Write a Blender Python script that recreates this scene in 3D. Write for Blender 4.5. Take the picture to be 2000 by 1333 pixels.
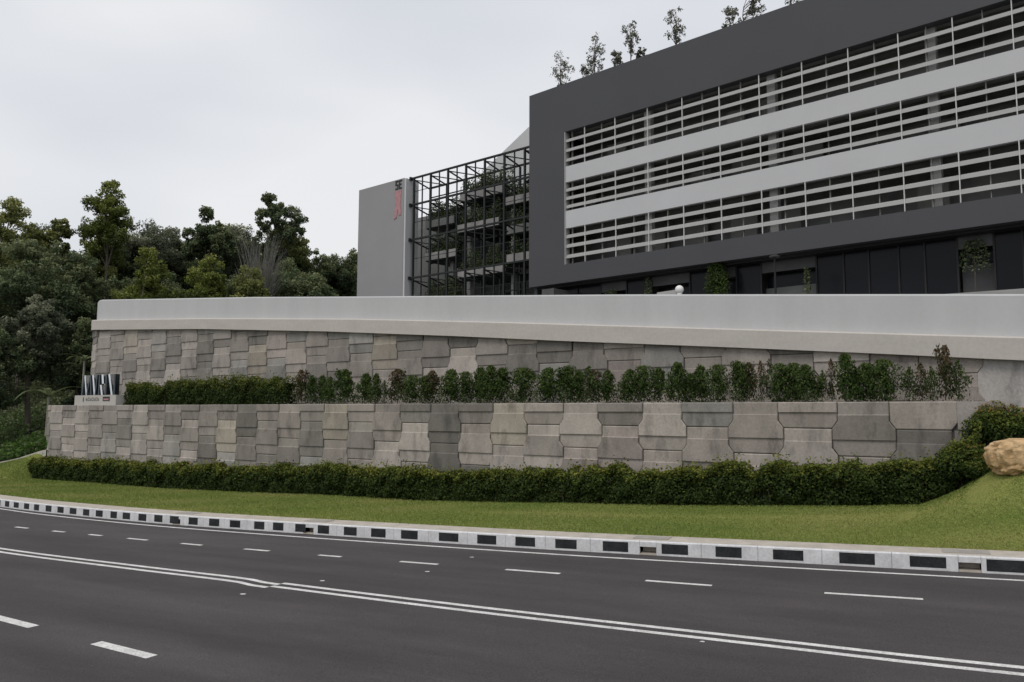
import bpy, bmesh, math, random
import numpy as np
from mathutils import Matrix, Vector

for o in list(bpy.data.objects): bpy.data.objects.remove(o)
scene = bpy.context.scene
COL = scene.collection
rng = np.random.default_rng(7); random.seed(7)
R = math.radians

# ------------------------------------------------------------------ camera
EYE = np.array([0., 0., 3.6]); FPX = 1550.0
PITCH = math.atan((807 - 666.5) / FPX); ROLL = R(.23)
FW = np.array([0, math.cos(PITCH), math.sin(PITCH)]); R0 = np.array([1., 0, 0]); U0 = np.array([0, -math.sin(PITCH), math.cos(PITCH)])
RT = R0 * math.cos(ROLL) + U0 * math.sin(ROLL); UP = -R0 * math.sin(ROLL) + U0 * math.cos(ROLL)
cam = bpy.data.objects.new('camera', bpy.data.cameras.new('camera')); COL.objects.link(cam)
cam.matrix_world = Matrix(((RT[0], UP[0], -FW[0], EYE[0]), (RT[1], UP[1], -FW[1], EYE[1]), (RT[2], UP[2], -FW[2], EYE[2]), (0, 0, 0, 1)))
cam.data.sensor_width = 36; cam.data.lens = 36 * FPX / 2000; cam.data.clip_start = .1; cam.data.clip_end = 3000
scene.camera = cam
def at(px, py, Y):
    r = FW + RT * ((px - 1000) / FPX) + UP * ((666.5 - py) / FPX)
    return EYE + r * (Y / r[1])

# ------------------------------------------------------------------ sky, sun, exposure
SUN_EL, SUN_AZ = R(58), R(215)          # azimuth clockwise from +Y (north)
w = bpy.data.worlds.new('World'); scene.world = w; w.use_nodes = True
nt = w.node_tree; nt.nodes.clear()
sky = nt.nodes.new('ShaderNodeTexSky'); sky.sky_type = 'NISHITA'; sky.sun_disc = False
sky.sun_elevation = SUN_EL; sky.sun_rotation = SUN_AZ; sky.air_density = 1.5; sky.dust_density = 3
bg1 = nt.nodes.new('ShaderNodeBackground'); bg1.inputs[1].default_value = .1
nt.links.new(sky.outputs[0], bg1.inputs[0])
tc = nt.nodes.new('ShaderNodeTexCoord'); mp = nt.nodes.new('ShaderNodeMapping'); mp.inputs['Scale'].default_value = (1, 1, 2.6)
nz = nt.nodes.new('ShaderNodeTexNoise'); nz.inputs['Scale'].default_value = 1.7; nz.inputs['Detail'].default_value = 3; nz.inputs['Roughness'].default_value = .42
rp = nt.nodes.new('ShaderNodeValToRGB')
rp.color_ramp.elements[0].position = .3; rp.color_ramp.elements[0].color = (.60, .63, .70, 1)
rp.color_ramp.elements[1].position = .66; rp.color_ramp.elements[1].color = (.86, .865, .88, 1)
bg2 = nt.nodes.new('ShaderNodeBackground'); bg2.inputs[1].default_value = .93
mx = nt.nodes.new('ShaderNodeMixShader'); mx.inputs[0].default_value = .9
wo = nt.nodes.new('ShaderNodeOutputWorld')
nt.links.new(tc.outputs['Generated'], mp.inputs[0]); nt.links.new(mp.outputs[0], nz.inputs[0]); nt.links.new(nz.outputs[0], rp.inputs[0])
nt.links.new(rp.outputs[0], bg2.inputs[0]); nt.links.new(bg1.outputs[0], mx.inputs[1]); nt.links.new(bg2.outputs[0], mx.inputs[2]); nt.links.new(mx.outputs[0], wo.inputs[0])
sl = bpy.data.lights.new('sun', 'SUN'); sl.energy = 1.3; sl.angle = R(25); sl.color = (1, .95, .88)
so = bpy.data.objects.new('sun', sl); COL.objects.link(so)
so.rotation_euler = (math.pi / 2 - SUN_EL, 0, math.pi - SUN_AZ)
so.location = (0, 0, 60)
vs = scene.view_settings; vs.view_transform = 'Standard'; vs.look = 'None'; vs.exposure = .14; vs.gamma = 1

# ------------------------------------------------------------------ materials
MATS = {}
def mat(name, col=(.5, .5, .5), rough=.8, metal=0, spec=.3, var=0., vscale=1., col2=None, detail=6, stretch=(1, 1, 1), rot=None, bump=0., bscale=20., objcol=False, fine=0., fscale=30.):
    m = bpy.data.materials.new(name); m.use_nodes = True; t = m.node_tree; b = t.nodes['Principled BSDF']
    b.inputs['Roughness'].default_value = rough; b.inputs['Metallic'].default_value = metal; b.inputs['Specular IOR Level'].default_value = spec
    geo = t.nodes.new('ShaderNodeNewGeometry'); mp = t.nodes.new('ShaderNodeMapping'); mp.inputs['Scale'].default_value = stretch
    if rot is not None: mp.vector_type = 'TEXTURE'; mp.inputs['Rotation'].default_value = (0, 0, rot)
    t.links.new(geo.outputs['Position'], mp.inputs[0])
    src = None
    if objcol:
        oi = t.nodes.new('ShaderNodeObjectInfo'); src = oi.outputs['Color']
    def mul(a, fac_out, lo, hi):
        mr = t.nodes.new('ShaderNodeMapRange'); mr.inputs['From Min'].default_value = .28; mr.inputs['From Max'].default_value = .72
        mr.inputs['To Min'].default_value = lo; mr.inputs['To Max'].default_value = hi; t.links.new(fac_out, mr.inputs[0])
        mm = t.nodes.new('ShaderNodeVectorMath'); mm.operation = 'SCALE'; t.links.new(a, mm.inputs[0]); t.links.new(mr.outputs[0], mm.inputs['Scale']); return mm.outputs[0]
    n1 = t.nodes.new('ShaderNodeTexNoise'); n1.inputs['Scale'].default_value = vscale; n1.inputs['Detail'].default_value = detail; n1.inputs['Roughness'].default_value = .6
    t.links.new(mp.outputs[0], n1.inputs[0])
    if src is None:
        rgb = t.nodes.new('ShaderNodeRGB'); rgb.outputs[0].default_value = (*col, 1); src = rgb.outputs[0]
    if col2:
        mr = t.nodes.new('ShaderNodeMapRange'); mr.inputs['From Min'].default_value = .35; mr.inputs['From Max'].default_value = .65; t.links.new(n1.outputs[0], mr.inputs[0])
        mm = t.nodes.new('ShaderNodeMix'); mm.data_type = 'RGBA'; t.links.new(mr.outputs[0], mm.inputs[0]); t.links.new(src, mm.inputs[6]); mm.inputs[7].default_value = (*col2, 1); src = mm.outputs[2]
    elif var: src = mul(src, n1.outputs[0], 1 - var, 1 + var)
    if fine:
        n2 = t.nodes.new('ShaderNodeTexNoise'); n2.inputs['Scale'].default_value = fscale; n2.inputs['Detail'].default_value = 4; t.links.new(geo.outputs['Position'], n2.inputs[0])
        src = mul(src, n2.outputs[0], 1 - fine, 1 + fine)
    t.links.new(src, b.inputs['Base Color'])
    if name == 'asphalt':
        n6 = t.nodes.new('ShaderNodeTexNoise'); n6.inputs['Scale'].default_value = .9; n6.inputs['Detail'].default_value = 8; n6.inputs['Roughness'].default_value = .7
        mp6 = t.nodes.new('ShaderNodeMapping'); mp6.vector_type = 'TEXTURE'; mp6.inputs['Rotation'].default_value = (0, 0, R(149)); mp6.inputs['Scale'].default_value = (3.2, 1.1, 1); t.links.new(geo.outputs['Position'], mp6.inputs[0]); t.links.new(mp6.outputs[0], n6.inputs[0])
        src = mul(src, n6.outputs[0], .82, 1.18)
        vo = t.nodes.new('ShaderNodeTexVoronoi'); vo.inputs['Scale'].default_value = 9; t.links.new(geo.outputs['Position'], vo.inputs[0])
        mr6 = t.nodes.new('ShaderNodeMapRange'); mr6.inputs['From Min'].default_value = .04; mr6.inputs['From Max'].default_value = .09; mr6.inputs['To Min'].default_value = 1.55; mr6.inputs['To Max'].default_value = 1; t.links.new(vo.outputs['Distance'], mr6.inputs[0])
        m6 = t.nodes.new('ShaderNodeVectorMath'); m6.operation = 'SCALE'; t.links.new(src, m6.inputs[0]); t.links.new(mr6.outputs[0], m6.inputs['Scale']); t.links.new(m6.outputs[0], b.inputs['Base Color'])
    if name == 'panel':
        n4 = t.nodes.new('ShaderNodeTexNoise'); n4.inputs['Scale'].default_value = 1.0; n4.inputs['Detail'].default_value = 7; n4.inputs['Roughness'].default_value = .68
        mp4 = t.nodes.new('ShaderNodeMapping'); mp4.inputs['Scale'].default_value = (1.7, 1.7, .7); mp4.inputs['Location'].default_value = (4, 9, 2); t.links.new(geo.outputs['Position'], mp4.inputs[0]); t.links.new(mp4.outputs[0], n4.inputs[0])
        mr4 = t.nodes.new('ShaderNodeMapRange'); mr4.inputs['From Min'].default_value = .52; mr4.inputs['From Max'].default_value = .64; mr4.inputs['To Min'].default_value = 1; mr4.inputs['To Max'].default_value = .70; t.links.new(n4.outputs[0], mr4.inputs[0])
        ta = t.nodes.new('ShaderNodeAttribute'); ta.attribute_name = 'tone'; m5 = t.nodes.new('ShaderNodeVectorMath'); m5.operation = 'SCALE'; t.links.new(src, m5.inputs[0]); t.links.new(ta.outputs['Fac'], m5.inputs['Scale']); src = m5.outputs[0]
        m4 = t.nodes.new('ShaderNodeVectorMath'); m4.operation = 'SCALE'; t.links.new(src, m4.inputs[0]); t.links.new(mr4.outputs[0], m4.inputs['Scale']); t.links.new(m4.outputs[0], b.inputs['Base Color'])
    if bump:
        n3 = t.nodes.new('ShaderNodeTexNoise'); n3.inputs['Scale'].default_value = bscale; n3.inputs['Detail'].default_value = 4; t.links.new(geo.outputs['Position'], n3.inputs[0])
        bp = t.nodes.new('ShaderNodeBump'); bp.inputs['Strength'].default_value = bump; bp.inputs['Distance'].default_value = .05; t.links.new(n3.outputs[0], bp.inputs['Height']); t.links.new(bp.outputs[0], b.inputs['Normal'])
    MATS[name] = m; return m
def leafmat(name, stops, transl=.3, rough=.55):
    m = bpy.data.materials.new(name); m.use_nodes = True; t = m.node_tree; b = t.nodes['Principled BSDF']
    a = t.nodes.new('ShaderNodeAttribute'); a.attribute_name = 'tint'
    cr = t.nodes.new('ShaderNodeValToRGB'); e = cr.color_ramp.elements
    while len(e) < len(stops): e.new(.5)
    for i, (p, c) in enumerate(stops): e[i].position = p; e[i].color = (*c, 1)
    t.links.new(a.outputs['Fac'], cr.inputs[0]); t.links.new(cr.outputs[0], b.inputs['Base Color'])
    b.inputs['Roughness'].default_value = rough; b.inputs['Specular IOR Level'].default_value = .1
    tr = t.nodes.new('ShaderNodeBsdfTranslucent'); t.links.new(cr.outputs[0], tr.inputs[0])
    mxx = t.nodes.new('ShaderNodeMixShader'); mxx.inputs[0].default_value = transl
    t.links.new(b.outputs[0], mxx.inputs[1]); t.links.new(tr.outputs[0], mxx.inputs[2]); t.links.new(mxx.outputs[0], t.nodes['Material Output'].inputs[0])
    MATS[name] = m; return m

mat('asphalt', (.064, .058, .0590), .85, spec=.2, var=.24, vscale=.55, stretch=(9, .8, 1), rot=R(151), fine=.34, fscale=45, bump=.3, bscale=60)
mat('marking', (.58, .575, .56), .75, var=.22, vscale=3.5, fine=.25, fscale=28)
mat('kerb_white', (.60, .60, .61), .75, var=.16, vscale=2.5, fine=.10, fscale=18)
mat('kerb_black', (.020, .022, .024), .7, var=.5, vscale=3, fine=.4, fscale=22)
mat('kerb_concrete', (.42, .38, .33), .9, var=.18, vscale=2.2, fine=.1, fscale=25)
mat('cover', (.30, .28, .255), .9, var=.15, vscale=4)
mat('drain_dark', (.02, .02, .02), .9)
mat('panel', rough=.88, objcol=True, var=.2, vscale=1.1, stretch=(1, 1, .55), fine=.12, fscale=14, bump=.12, bscale=45)
mat('core', (.10, .095, .09), .95)
mat('cornice', (.49, .46, .425), .85, var=.06, vscale=.6, stretch=(1, 1, 4), fine=.05, fscale=9)
mat('white_wall', (.475, .48, .485), .75, var=.045, vscale=.9, stretch=(1, 1, .2), fine=.02, fscale=6)
mat('dark_paint', (.062, .063, .070), .6, spec=.35, var=.05, vscale=.25)
mat('white_paint', (.50, .505, .515), .6, var=.03, vscale=.3)
mat('grey_paint', (.285, .28, .29), .7, var=.05, vscale=.25)
mat('louvre', (.38, .38, .375), .55, var=.05, vscale=.8)
mat('fin_white', (.56, .56, .55), .5)
mat('column', (.42, .42, .42), .7, var=.06, vscale=.6)
mat('soffit', (.30, .295, .28), .9, var=.2, vscale=.5)
mat('inner_wall', (.24, .24, .235), .6, var=.5, vscale=.25)
mat('glass_dark', (.008, .009, .012), .18, spec=.16, var=.3, vscale=.2)
mat('mullion', (.02, .02, .022), .5)
mat('lintel', (.085, .085, .088), .6, var=.2, vscale=.8)
mat('steel', (.016, .018, .018), .5, spec=.3)
mat('fascia', (.38, .37, .36), .8, var=.15, vscale=.7)
mat('balcony_grey', (.30, .29, .285), .8, var=.25, vscale=.8)
mat('wing_wall', (.16, .165, .16), .85, var=.3, vscale=.35)
mat('wing_dark', (.03, .035, .035), .6, var=.4, vscale=.4)
mat('red_paint', (.42, .22, .235), .6, var=.2, vscale=3)
mat('black_paint', (.02, .02, .022), .5)
mat('soil', (.14, .105, .08), .95, var=.4, vscale=3, fine=.3, fscale=20, bump=.5, bscale=15)
mat('gravel', (.33, .32, .30), .95, var=.3, vscale=5)
mat('lawn', (.115, .155, .034), .9, spec=.1, col2=(.225, .225, .068), vscale=.4, stretch=(5, .9, 1), rot=R(148), fine=.28, fscale=22, bump=.6, bscale=30)
mat('ground', (.07, .085, .035), .95, var=.4, vscale=.3, fine=.2)
mat('hill', (.028, .034, .016), .95, var=.5, vscale=.4)
mat('forecourt', (.2, .2, .195), .9, var=.2, vscale=.4)
mat('bark', (.10, .085, .068), .95, var=.4, vscale=3, stretch=(3, 3, .6), bump=.5, bscale=14)
mat('bark_grey', (.17, .165, .15), .9)
mat('bark_pale', (.30, .28, .24), .9, var=.3, vscale=2, stretch=(3, 3, .6))
mat('boulder', (.46, .295, .145), .9, col2=(.55, .39, .22), vscale=1.6, fine=.3, fscale=7, bump=1.0, bscale=9)
mat('drain_edge', (.42, .40, .36), .9, var=.2, vscale=2)
mat('chrome', (.78, .80, .82), .18, metal=1)
mat('chrome_dark', (.05, .065, .075), .15, metal=.7)
mat('plinth', (.45, .43, .40), .85, var=.08, vscale=1)
mat('lamp_white', (.78, .78, .77), .4)
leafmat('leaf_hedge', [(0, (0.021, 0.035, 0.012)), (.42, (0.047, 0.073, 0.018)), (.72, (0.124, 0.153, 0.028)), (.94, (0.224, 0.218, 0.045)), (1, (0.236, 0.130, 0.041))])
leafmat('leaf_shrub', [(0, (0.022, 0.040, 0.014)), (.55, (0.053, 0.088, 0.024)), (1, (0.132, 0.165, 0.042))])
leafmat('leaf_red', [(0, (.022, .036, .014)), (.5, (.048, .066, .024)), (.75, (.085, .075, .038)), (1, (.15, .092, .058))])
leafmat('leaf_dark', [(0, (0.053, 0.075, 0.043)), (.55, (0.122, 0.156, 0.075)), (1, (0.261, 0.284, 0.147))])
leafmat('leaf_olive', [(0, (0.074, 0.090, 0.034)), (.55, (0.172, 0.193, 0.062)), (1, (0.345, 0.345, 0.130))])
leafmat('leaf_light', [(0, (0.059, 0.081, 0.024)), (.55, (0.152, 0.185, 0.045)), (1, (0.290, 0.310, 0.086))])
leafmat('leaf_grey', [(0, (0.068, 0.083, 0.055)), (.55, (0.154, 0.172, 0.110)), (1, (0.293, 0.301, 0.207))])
leafmat('leaf_roof', [(0, (0.115, 0.121, 0.101)), (.6, (0.203, 0.209, 0.162)), (1, (0.297, 0.297, 0.230))], .5)
leafmat('leaf_bright', [(0, (.030, .055, .014)), (.6, (.075, .14, .030)), (1, (.15, .24, .055))])
leafmat('leaf_banana', [(0, (0.042, 0.059, 0.021)), (1, (0.154, 0.182, 0.091))])
leafmat('grass_blade', [(0, (0.148, 0.204, 0.048)), (.6, (0.211, 0.259, 0.067)), (1, (0.309, 0.295, 0.112))], .2)

# ------------------------------------------------------------------ object helpers
def thing(name, label, cat, loc=(0, 0, 0), group=None):
    o = bpy.data.objects.new(name, None); COL.objects.link(o); o.location = loc; o.empty_display_size = .2
    o['label'] = label; o['category'] = cat
    if group: o['group'] = group
    return o
def tag(o, label, cat, group=None):
    o['label'] = label; o['category'] = cat
    if group: o['group'] = group
    return o
def wloc(o):
    v = np.zeros(3)
    while o is not None: v = v + np.array(o.location); o = o.parent
    return v
def link(name, me, m, parent=None, kind=None, loc=None):
    o = bpy.data.objects.new(name, me); COL.objects.link(o)
    if m is not None and not me.materials: me.materials.append(MATS[m] if isinstance(m, str) else m)
    if parent is not None: o.parent = parent
    if loc is not None: o.location = loc
    if kind: o['kind'] = kind
    return o
class MB:
    def __init__(s, T=None): s.v = []; s.f = []; s.T = T
    def add(s, vs, fs):
        k = len(s.v); s.v += [tuple(s.T(*p)) if s.T else tuple(p) for p in vs]; s.f += [tuple(i + k for i in f) for f in fs]; return s
    def box(s, x0, x1, y0, y1, z0, z1):
        return s.add([(x0, y0, z0), (x1, y0, z0), (x1, y1, z0), (x0, y1, z0), (x0, y0, z1), (x1, y0, z1), (x1, y1, z1), (x0, y1, z1)],
                     [(0, 3, 2, 1), (4, 5, 6, 7), (0, 1, 5, 4), (1, 2, 6, 5), (2, 3, 7, 6), (3, 0, 4, 7)])
    def bar(s, a, b, w, h=None):
        a = np.array(a, float); b = np.array(b, float); h = h or w
        t = b - a; t /= np.linalg.norm(t); u = np.array([0, 0, 1.]) if abs(t[2]) < .95 else np.array([1., 0, 0])
        p = np.cross(t, u); p /= np.linalg.norm(p); q = np.cross(p, t)
        vs = [e + p * w / 2 * i + q * h / 2 * j for e in (a, b) for i, j in ((-1, -1), (1, -1), (1, 1), (-1, 1))]
        return s.add(vs, [(3, 2, 1, 0), (4, 5, 6, 7), (0, 1, 5, 4), (1, 2, 6, 5), (2, 3, 7, 6), (3, 0, 4, 7)])
    def tube(s, pts, rad, n=7, cap=True):
        pts = [np.array(p, float) for p in pts]; vs = []; fs = []
        for i, p in enumerate(pts):
            t = pts[min(i + 1, len(pts) - 1)] - pts[max(i - 1, 0)]; t /= (np.linalg.norm(t) + 1e-9)
            u = np.array([0, 0, 1.]) if abs(t[2]) < .9 else np.array([1., 0, 0])
            a = np.cross(t, u); a /= np.linalg.norm(a); b = np.cross(t, a)
            for k in range(n):
                an = 2 * math.pi * k / n; vs.append(p + rad[i] * (a * math.cos(an) + b * math.sin(an)))
        for i in range(len(pts) - 1):
            for k in range(n):
                fs.append((i * n + k, i * n + (k + 1) % n, (i + 1) * n + (k + 1) % n, (i + 1) * n + k))
        if cap: fs.append(tuple(range(n))); fs.append(tuple(reversed([(len(pts) - 1) * n + k for k in range(n)])))
        return s.add(vs, fs)
    def build(s, name, m, parent=None, kind=None, smooth=False):
        off = wloc(parent) if parent is not None else np.zeros(3)
        me = bpy.data.meshes.new(name); me.from_pydata([tuple(np.array(v) - off) for v in s.v], [], s.f)
        bm = bmesh.new(); bm.from_mesh(me); bmesh.ops.recalc_face_normals(bm, faces=bm.faces[:]); bm.to_mesh(me); bm.free()
        if smooth: me.polygons.foreach_set('use_smooth', [True] * len(me.polygons))
        me.update(); return link(name, me, m, parent, kind)
def single(mb, name, m, label, cat, group=None, smooth=False):
    return tag(mb.build(name, m, smooth=smooth), label, cat, group)

def leaf_mesh(name, c, size, bias, tint, aspect=.55, spread=1.0, fold=.18):
    """c (n,3) centres, size (n,), bias (n,3) preferred normal, tint (n,)"""
    n = len(c); nr = bias + rng.normal(size=(n, 3)) * spread; nr /= np.linalg.norm(nr, axis=1)[:, None] + 1e-9
    t = np.cross(nr, rng.normal(size=(n, 3))); t /= np.linalg.norm(t, axis=1)[:, None] + 1e-9
    b = np.cross(nr, t); L = (size * .5)[:, None]; W = L * aspect
    v = np.empty((n, 4, 3)); v[:, 0] = c - t * L; v[:, 1] = c + b * W + nr * L * fold; v[:, 2] = c + t * L; v[:, 3] = c - b * W + nr * L * fold
    me = bpy.data.meshes.new(name); me.vertices.add(4 * n); me.vertices.foreach_set('co', v.reshape(-1))
    me.loops.add(4 * n); me.loops.foreach_set('vertex_index', np.arange(4 * n, dtype=np.int32))
    me.polygons.add(n); me.polygons.foreach_set('loop_start', np.arange(0, 4 * n, 4, dtype=np.int32)); me.polygons.foreach_set('loop_total', np.full(n, 4, np.int32))
    at_ = me.attributes.new('tint', 'FLOAT', 'FACE'); at_.data.foreach_set('value', np.clip(tint, 0, 1).astype(np.float32))
    me.update(calc_edges=True); return me
def sphere_dirs(n):
    v = rng.normal(size=(n, 3)); return v / np.linalg.norm(v, axis=1)[:, None]

# ------------------------------------------------------------------ site geometry
B2 = np.array([13.168, 23.0]); D2 = np.array([-.82242, .56888]); N2 = np.array([-.56888, -.82242])
def path(s, D=0., s0=52.75, Rr=5.):
    """point on a retaining wall line set D behind the lower wall, and its outward normal"""
    if s <= s0: return B2 - N2 * D + D2 * s, N2
    c0 = B2 - N2 * D + D2 * s0 - N2 * Rr; t = (s - s0) / Rr
    if t < math.pi / 2:
        n = N2 * math.cos(t) + D2 * math.sin(t); return c0 + n * Rr, n
    return c0 + D2 * Rr - N2 * (s - s0 - Rr * math.pi / 2), D2
LOW = dict(D=0., s0=52.75, Rr=5.); UPP = dict(D=2.7, s0=53.0, Rr=3.)
def wp(s, o, z, P): p, n = path(s, **P); q = p + n * o; return (q[0], q[1], z)
def roadz(x): return .03 * float(np.clip(x, -70, 45))
ip = lambda xs, ys: (lambda s: float(np.interp(s, xs, ys)))
cbot = ip([-14, -1.3, 3, 8.4, 15.2, 20.8, 29.9, 40.8, 54.1, 62], [4.3, 5.27, 5.66, 6.12, 6.67, 7.16, 7.89, 8.64, 9.34, 9.75])
ctop = ip([-14, -1.3, 6.5, 18, 27.6, 40.8, 54.1, 62], [5.0, 6.0, 6.66, 7.65, 8.42, 9.30, 10.04, 10.5])
ptop = ip([-14, -1.3, 12.5, 27.6, 36, 53.2, 53.9, 54.4, 54.8, 55.2, 55.8, 62], [6.4, 7.37, 8.49, 9.62, 10.27, 11.45, 11.44, 11.36, 11.22, 11.02, 10.9, 10.9])
zh = ip([-14, -4, -2, -1.2, -.53, -.15, .47, 1.12, 2.45, 5.4, 8.8, 12.8, 16.2, 20.2, 24.8, 32, 39, 47, 52, 60, 90],
        [3.4, 3.1, 2.75, 2.5, 2.1, 1.74, 1.36, 1.06, .91, .72, .50, .31, .12, -.07, -.16, -.42, -.62, -.72, -.82, -.9, -1.4])
def catmull(P, k=12):
    P = np.array(P, float); P = np.vstack([2 * P[0] - P[1], P, 2 * P[-1] - P[-2]]); out = []
    for i in range(1, len(P) - 2):
        for j in range(k):
            t = j / k; out.append(.5 * (2 * P[i] + (P[i + 1] - P[i - 1]) * t + (2 * P[i - 1] - 5 * P[i] + 4 * P[i + 1] - P[i + 2]) * t * t + (3 * P[i] - P[i - 1] - 3 * P[i + 1] + P[i + 2]) * t ** 3))
    out.append(P[-2]); return np.array(out)
class Line:
    def __init__(s, P):
        s.p = catmull(P); s.l = np.concatenate([[0], np.cumsum(np.linalg.norm(np.diff(s.p, axis=0), axis=1))]); s.L = s.l[-1]
    def at(s, u):
        x = np.interp(u, s.l, s.p[:, 0]); y = np.interp(u, s.l, s.p[:, 1]); e = .4
        dx = np.interp(u + e, s.l, s.p[:, 0]) - np.interp(u - e, s.l, s.p[:, 0]); dy = np.interp(u + e, s.l, s.p[:, 1]) - np.interp(u - e, s.l, s.p[:, 1])
        t = np.array([dx, dy]); t /= np.linalg.norm(t); n = np.array([-t[1], t[0]])
        return np.array([x, y]), t, (n if n @ N2 < 0 else -n)     # n points away from the road, towards the wall
    def nearest(s, q): 
        i = np.argmin(np.sum((s.p - np.array(q)) ** 2, axis=1)); return s.l[i]
KERB = Line([(60, -6), (40, 3.2), (24, 10.6), (16, 14.15), (10.55, 16.69), (6, 18.85), (3.78, 19.9), (.02, 21.75), (-6.41, 25.25), (-12.83, 28.95), (-18.94, 33.1), (-23, 36.2), (-29, 41.2), (-38, 49.5), (-52, 64), (-75, 90)])
def rp3(u, o, dz, line=KERB):
    p, t, n = line.at(u); q = p + n * o; return (q[0], q[1], roadz(q[0]) + dz)
def strip(us, o0, o1, dz0, dz1, line=KERB):
    m = MB(); vs = []; 
    for u in us: vs += [rp3(u, o0, dz0, line), rp3(u, o1, dz1, line)]
    m.add(vs, [(2 * i, 2 * i + 1, 2 * i + 3, 2 * i + 2) for i in range(len(us) - 1)]); return m
def sweep(prof, ss, P):
    """closed profile of (o, z-function(s)) swept along a wall path"""
    k = len(prof); vs = []; fs = []
    for s in ss:
        for o, zf in prof: vs.append(wp(s, o, zf(s) if callable(zf) else zf, P))
    for i in range(len(ss) - 1):
        for j in range(k): fs.append((i * k + j, i * k + (j + 1) % k, (i + 1) * k + (j + 1) % k, (i + 1) * k + j))
    fs.append(tuple(range(k))); fs.append(tuple((len(ss) - 1) * k + j for j in reversed(range(k))))
    return MB().add(vs, fs)

# ------------------------------------------------------------------ ground, road, kerb
m = MB(); gx = np.concatenate([[-1500, -400, -150], np.linspace(-100, 60, 17), [120, 400, 1500]]); gy = np.array([-1500, -300, -60, 0, 40, 80, 160, 400, 1500])
m.add([(x, y, roadz(x) - .6) for y in gy for x in gx], [(j * len(gx) + i, j * len(gx) + i + 1, (j + 1) * len(gx) + i + 1, (j + 1) * len(gx) + i) for j in range(len(gy) - 1) for i in range(len(gx) - 1)])
m.build('ground', 'ground', kind='structure')
us = np.linspace(0, KERB.L, 90); offs = [0.05, -4, -8, -12, -16, -22, -30]
m = MB(); vs_ = [rp3(u, o, 0) for u in us for o in offs]; k = len(offs)
m.add(vs_, [(i * k + j, i * k + j + 1, (i + 1) * k + j + 1, (i + 1) * k + j) for i in range(len(us) - 1) for j in range(k - 1)])
road = m.build('road', 'asphalt', kind='structure')
# painted markings, 4 mm above the asphalt
EDGE = Line([(40, 2.6), (24, 9.95), (16, 13.5), (10.34, 16.15), (3.7, 19.25), (.02, 21.1), (-6.19, 24.5), (-12.51, 28.2), (-18.4, 32.2), (-21.89, 34.9), (-28, 40), (-38, 49), (-52, 63)])
DASH = Line([(34, 3.4), (20, 9.4), (12, 12.9), (7.56, 14.92), (4.08, 16.5), (1.09, 18.1), (-2.75, 20.1), (-6.64, 22.2), (-9.78, 23.98), (-13.2, 26.05), (-17, 28.4), (-22, 31.8), (-30, 38)])
def stripe(line, u0, u1, o, wdt, name, n=None):
    n = n or max(2, int(abs(u1 - u0) / .8)); strip(np.linspace(u0, u1, n + 1), o - wdt / 2, o + wdt / 2, .004, .004, line).build(name, 'marking', road)
stripe(EDGE, 0, EDGE.L, 0, .12, 'edge_line', 110)
dd = [((25, 0), (52, 0))]
ends = [(-17.72, 28.8), (-17.0, 28.35), (-15.73, 27.45), (-15.0, 27.1), (-13.93, 26.45), (-13.17, 26.0), (-11.91, 25.25), (-11.16, 24.82), (-9.78, 23.98), (-8.95, 23.5), (-7.57, 22.68), (-6.64, 22.18), (-5.24, 21.4), (-4.28, 20.88), (-2.75, 20.12), (-1.71, 19.6), (-.05, 18.74), (1.09, 18.1), (2.88, 17.12), (4.08, 16.47), (6.12, 15.55), (7.56, 14.92), (9.9, 13.85), (11.5, 13.1), (14.2, 11.95), (15.9, 11.2)]
for i in range(0, len(ends), 2): stripe(DASH, DASH.nearest(ends[i]), DASH.nearest(ends[i + 1]), 0, .13, 'lane_dash', 3)
DL = Line([(-30, 35), (-22, 28.6), (-15.04, 23.7), (-9.64, 20.4), (-6.3, 18.45), (-5.75, 18.0), (-5.15, 17.6)])
DR = Line([(-5.1, 17.72), (-3.0, 16.45), (.02, 14.68), (3.92, 12.5), (6.85, 10.9), (14, 7.4), (26, 1.9)])
for ln in (DL, DR):
    for o in (-.16, .16): stripe(ln, 0, ln.L, o, .135, 'double_line', 60)
NEAR = Line([(-20, 22.4), (-14, 18.3), (-9.62, 15.36), (-5.53, 12.62), (-2, 10.35), (3, 7.3)])
for a, b in (((-13.4, 18.2), (-11.9, 17.0)), ((-10.1, 15.75), (-8.6, 14.7)), ((-6.87, 13.5), (-5.53, 12.62)), ((-3.3, 11.2), (-1.9, 10.4))): stripe(NEAR, NEAR.nearest(a), NEAR.nearest(b), 0, .2, 'lane_dash', 3)
def gnd(px, py):
    r = FW + RT * ((px - 1000) / FPX) + UP * ((666.5 - py) / FPX); k = EYE[2] / (.03 * r[0] - r[2]); return EYE + r * k
for (px, py, rr) in ((475, 1161, .055), (630, 1135, .05), (922, 1089, .05), (835, 1117, .05), (1372, 1254, .035), (228, 992, .06)):
    c = gnd(px, py); mm_ = MB(); n = 9
    mm_.add([(c[0] + rr * (1.3 if k % 3 else .8) * math.cos(k * 2 * math.pi / n), c[1] + rr * math.sin(k * 2 * math.pi / n), roadz(c[0]) + .005) for k in range(n)], [tuple(range(n))])
    if py > 1050: mm_.build('paint_spot', 'marking', road)

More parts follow.
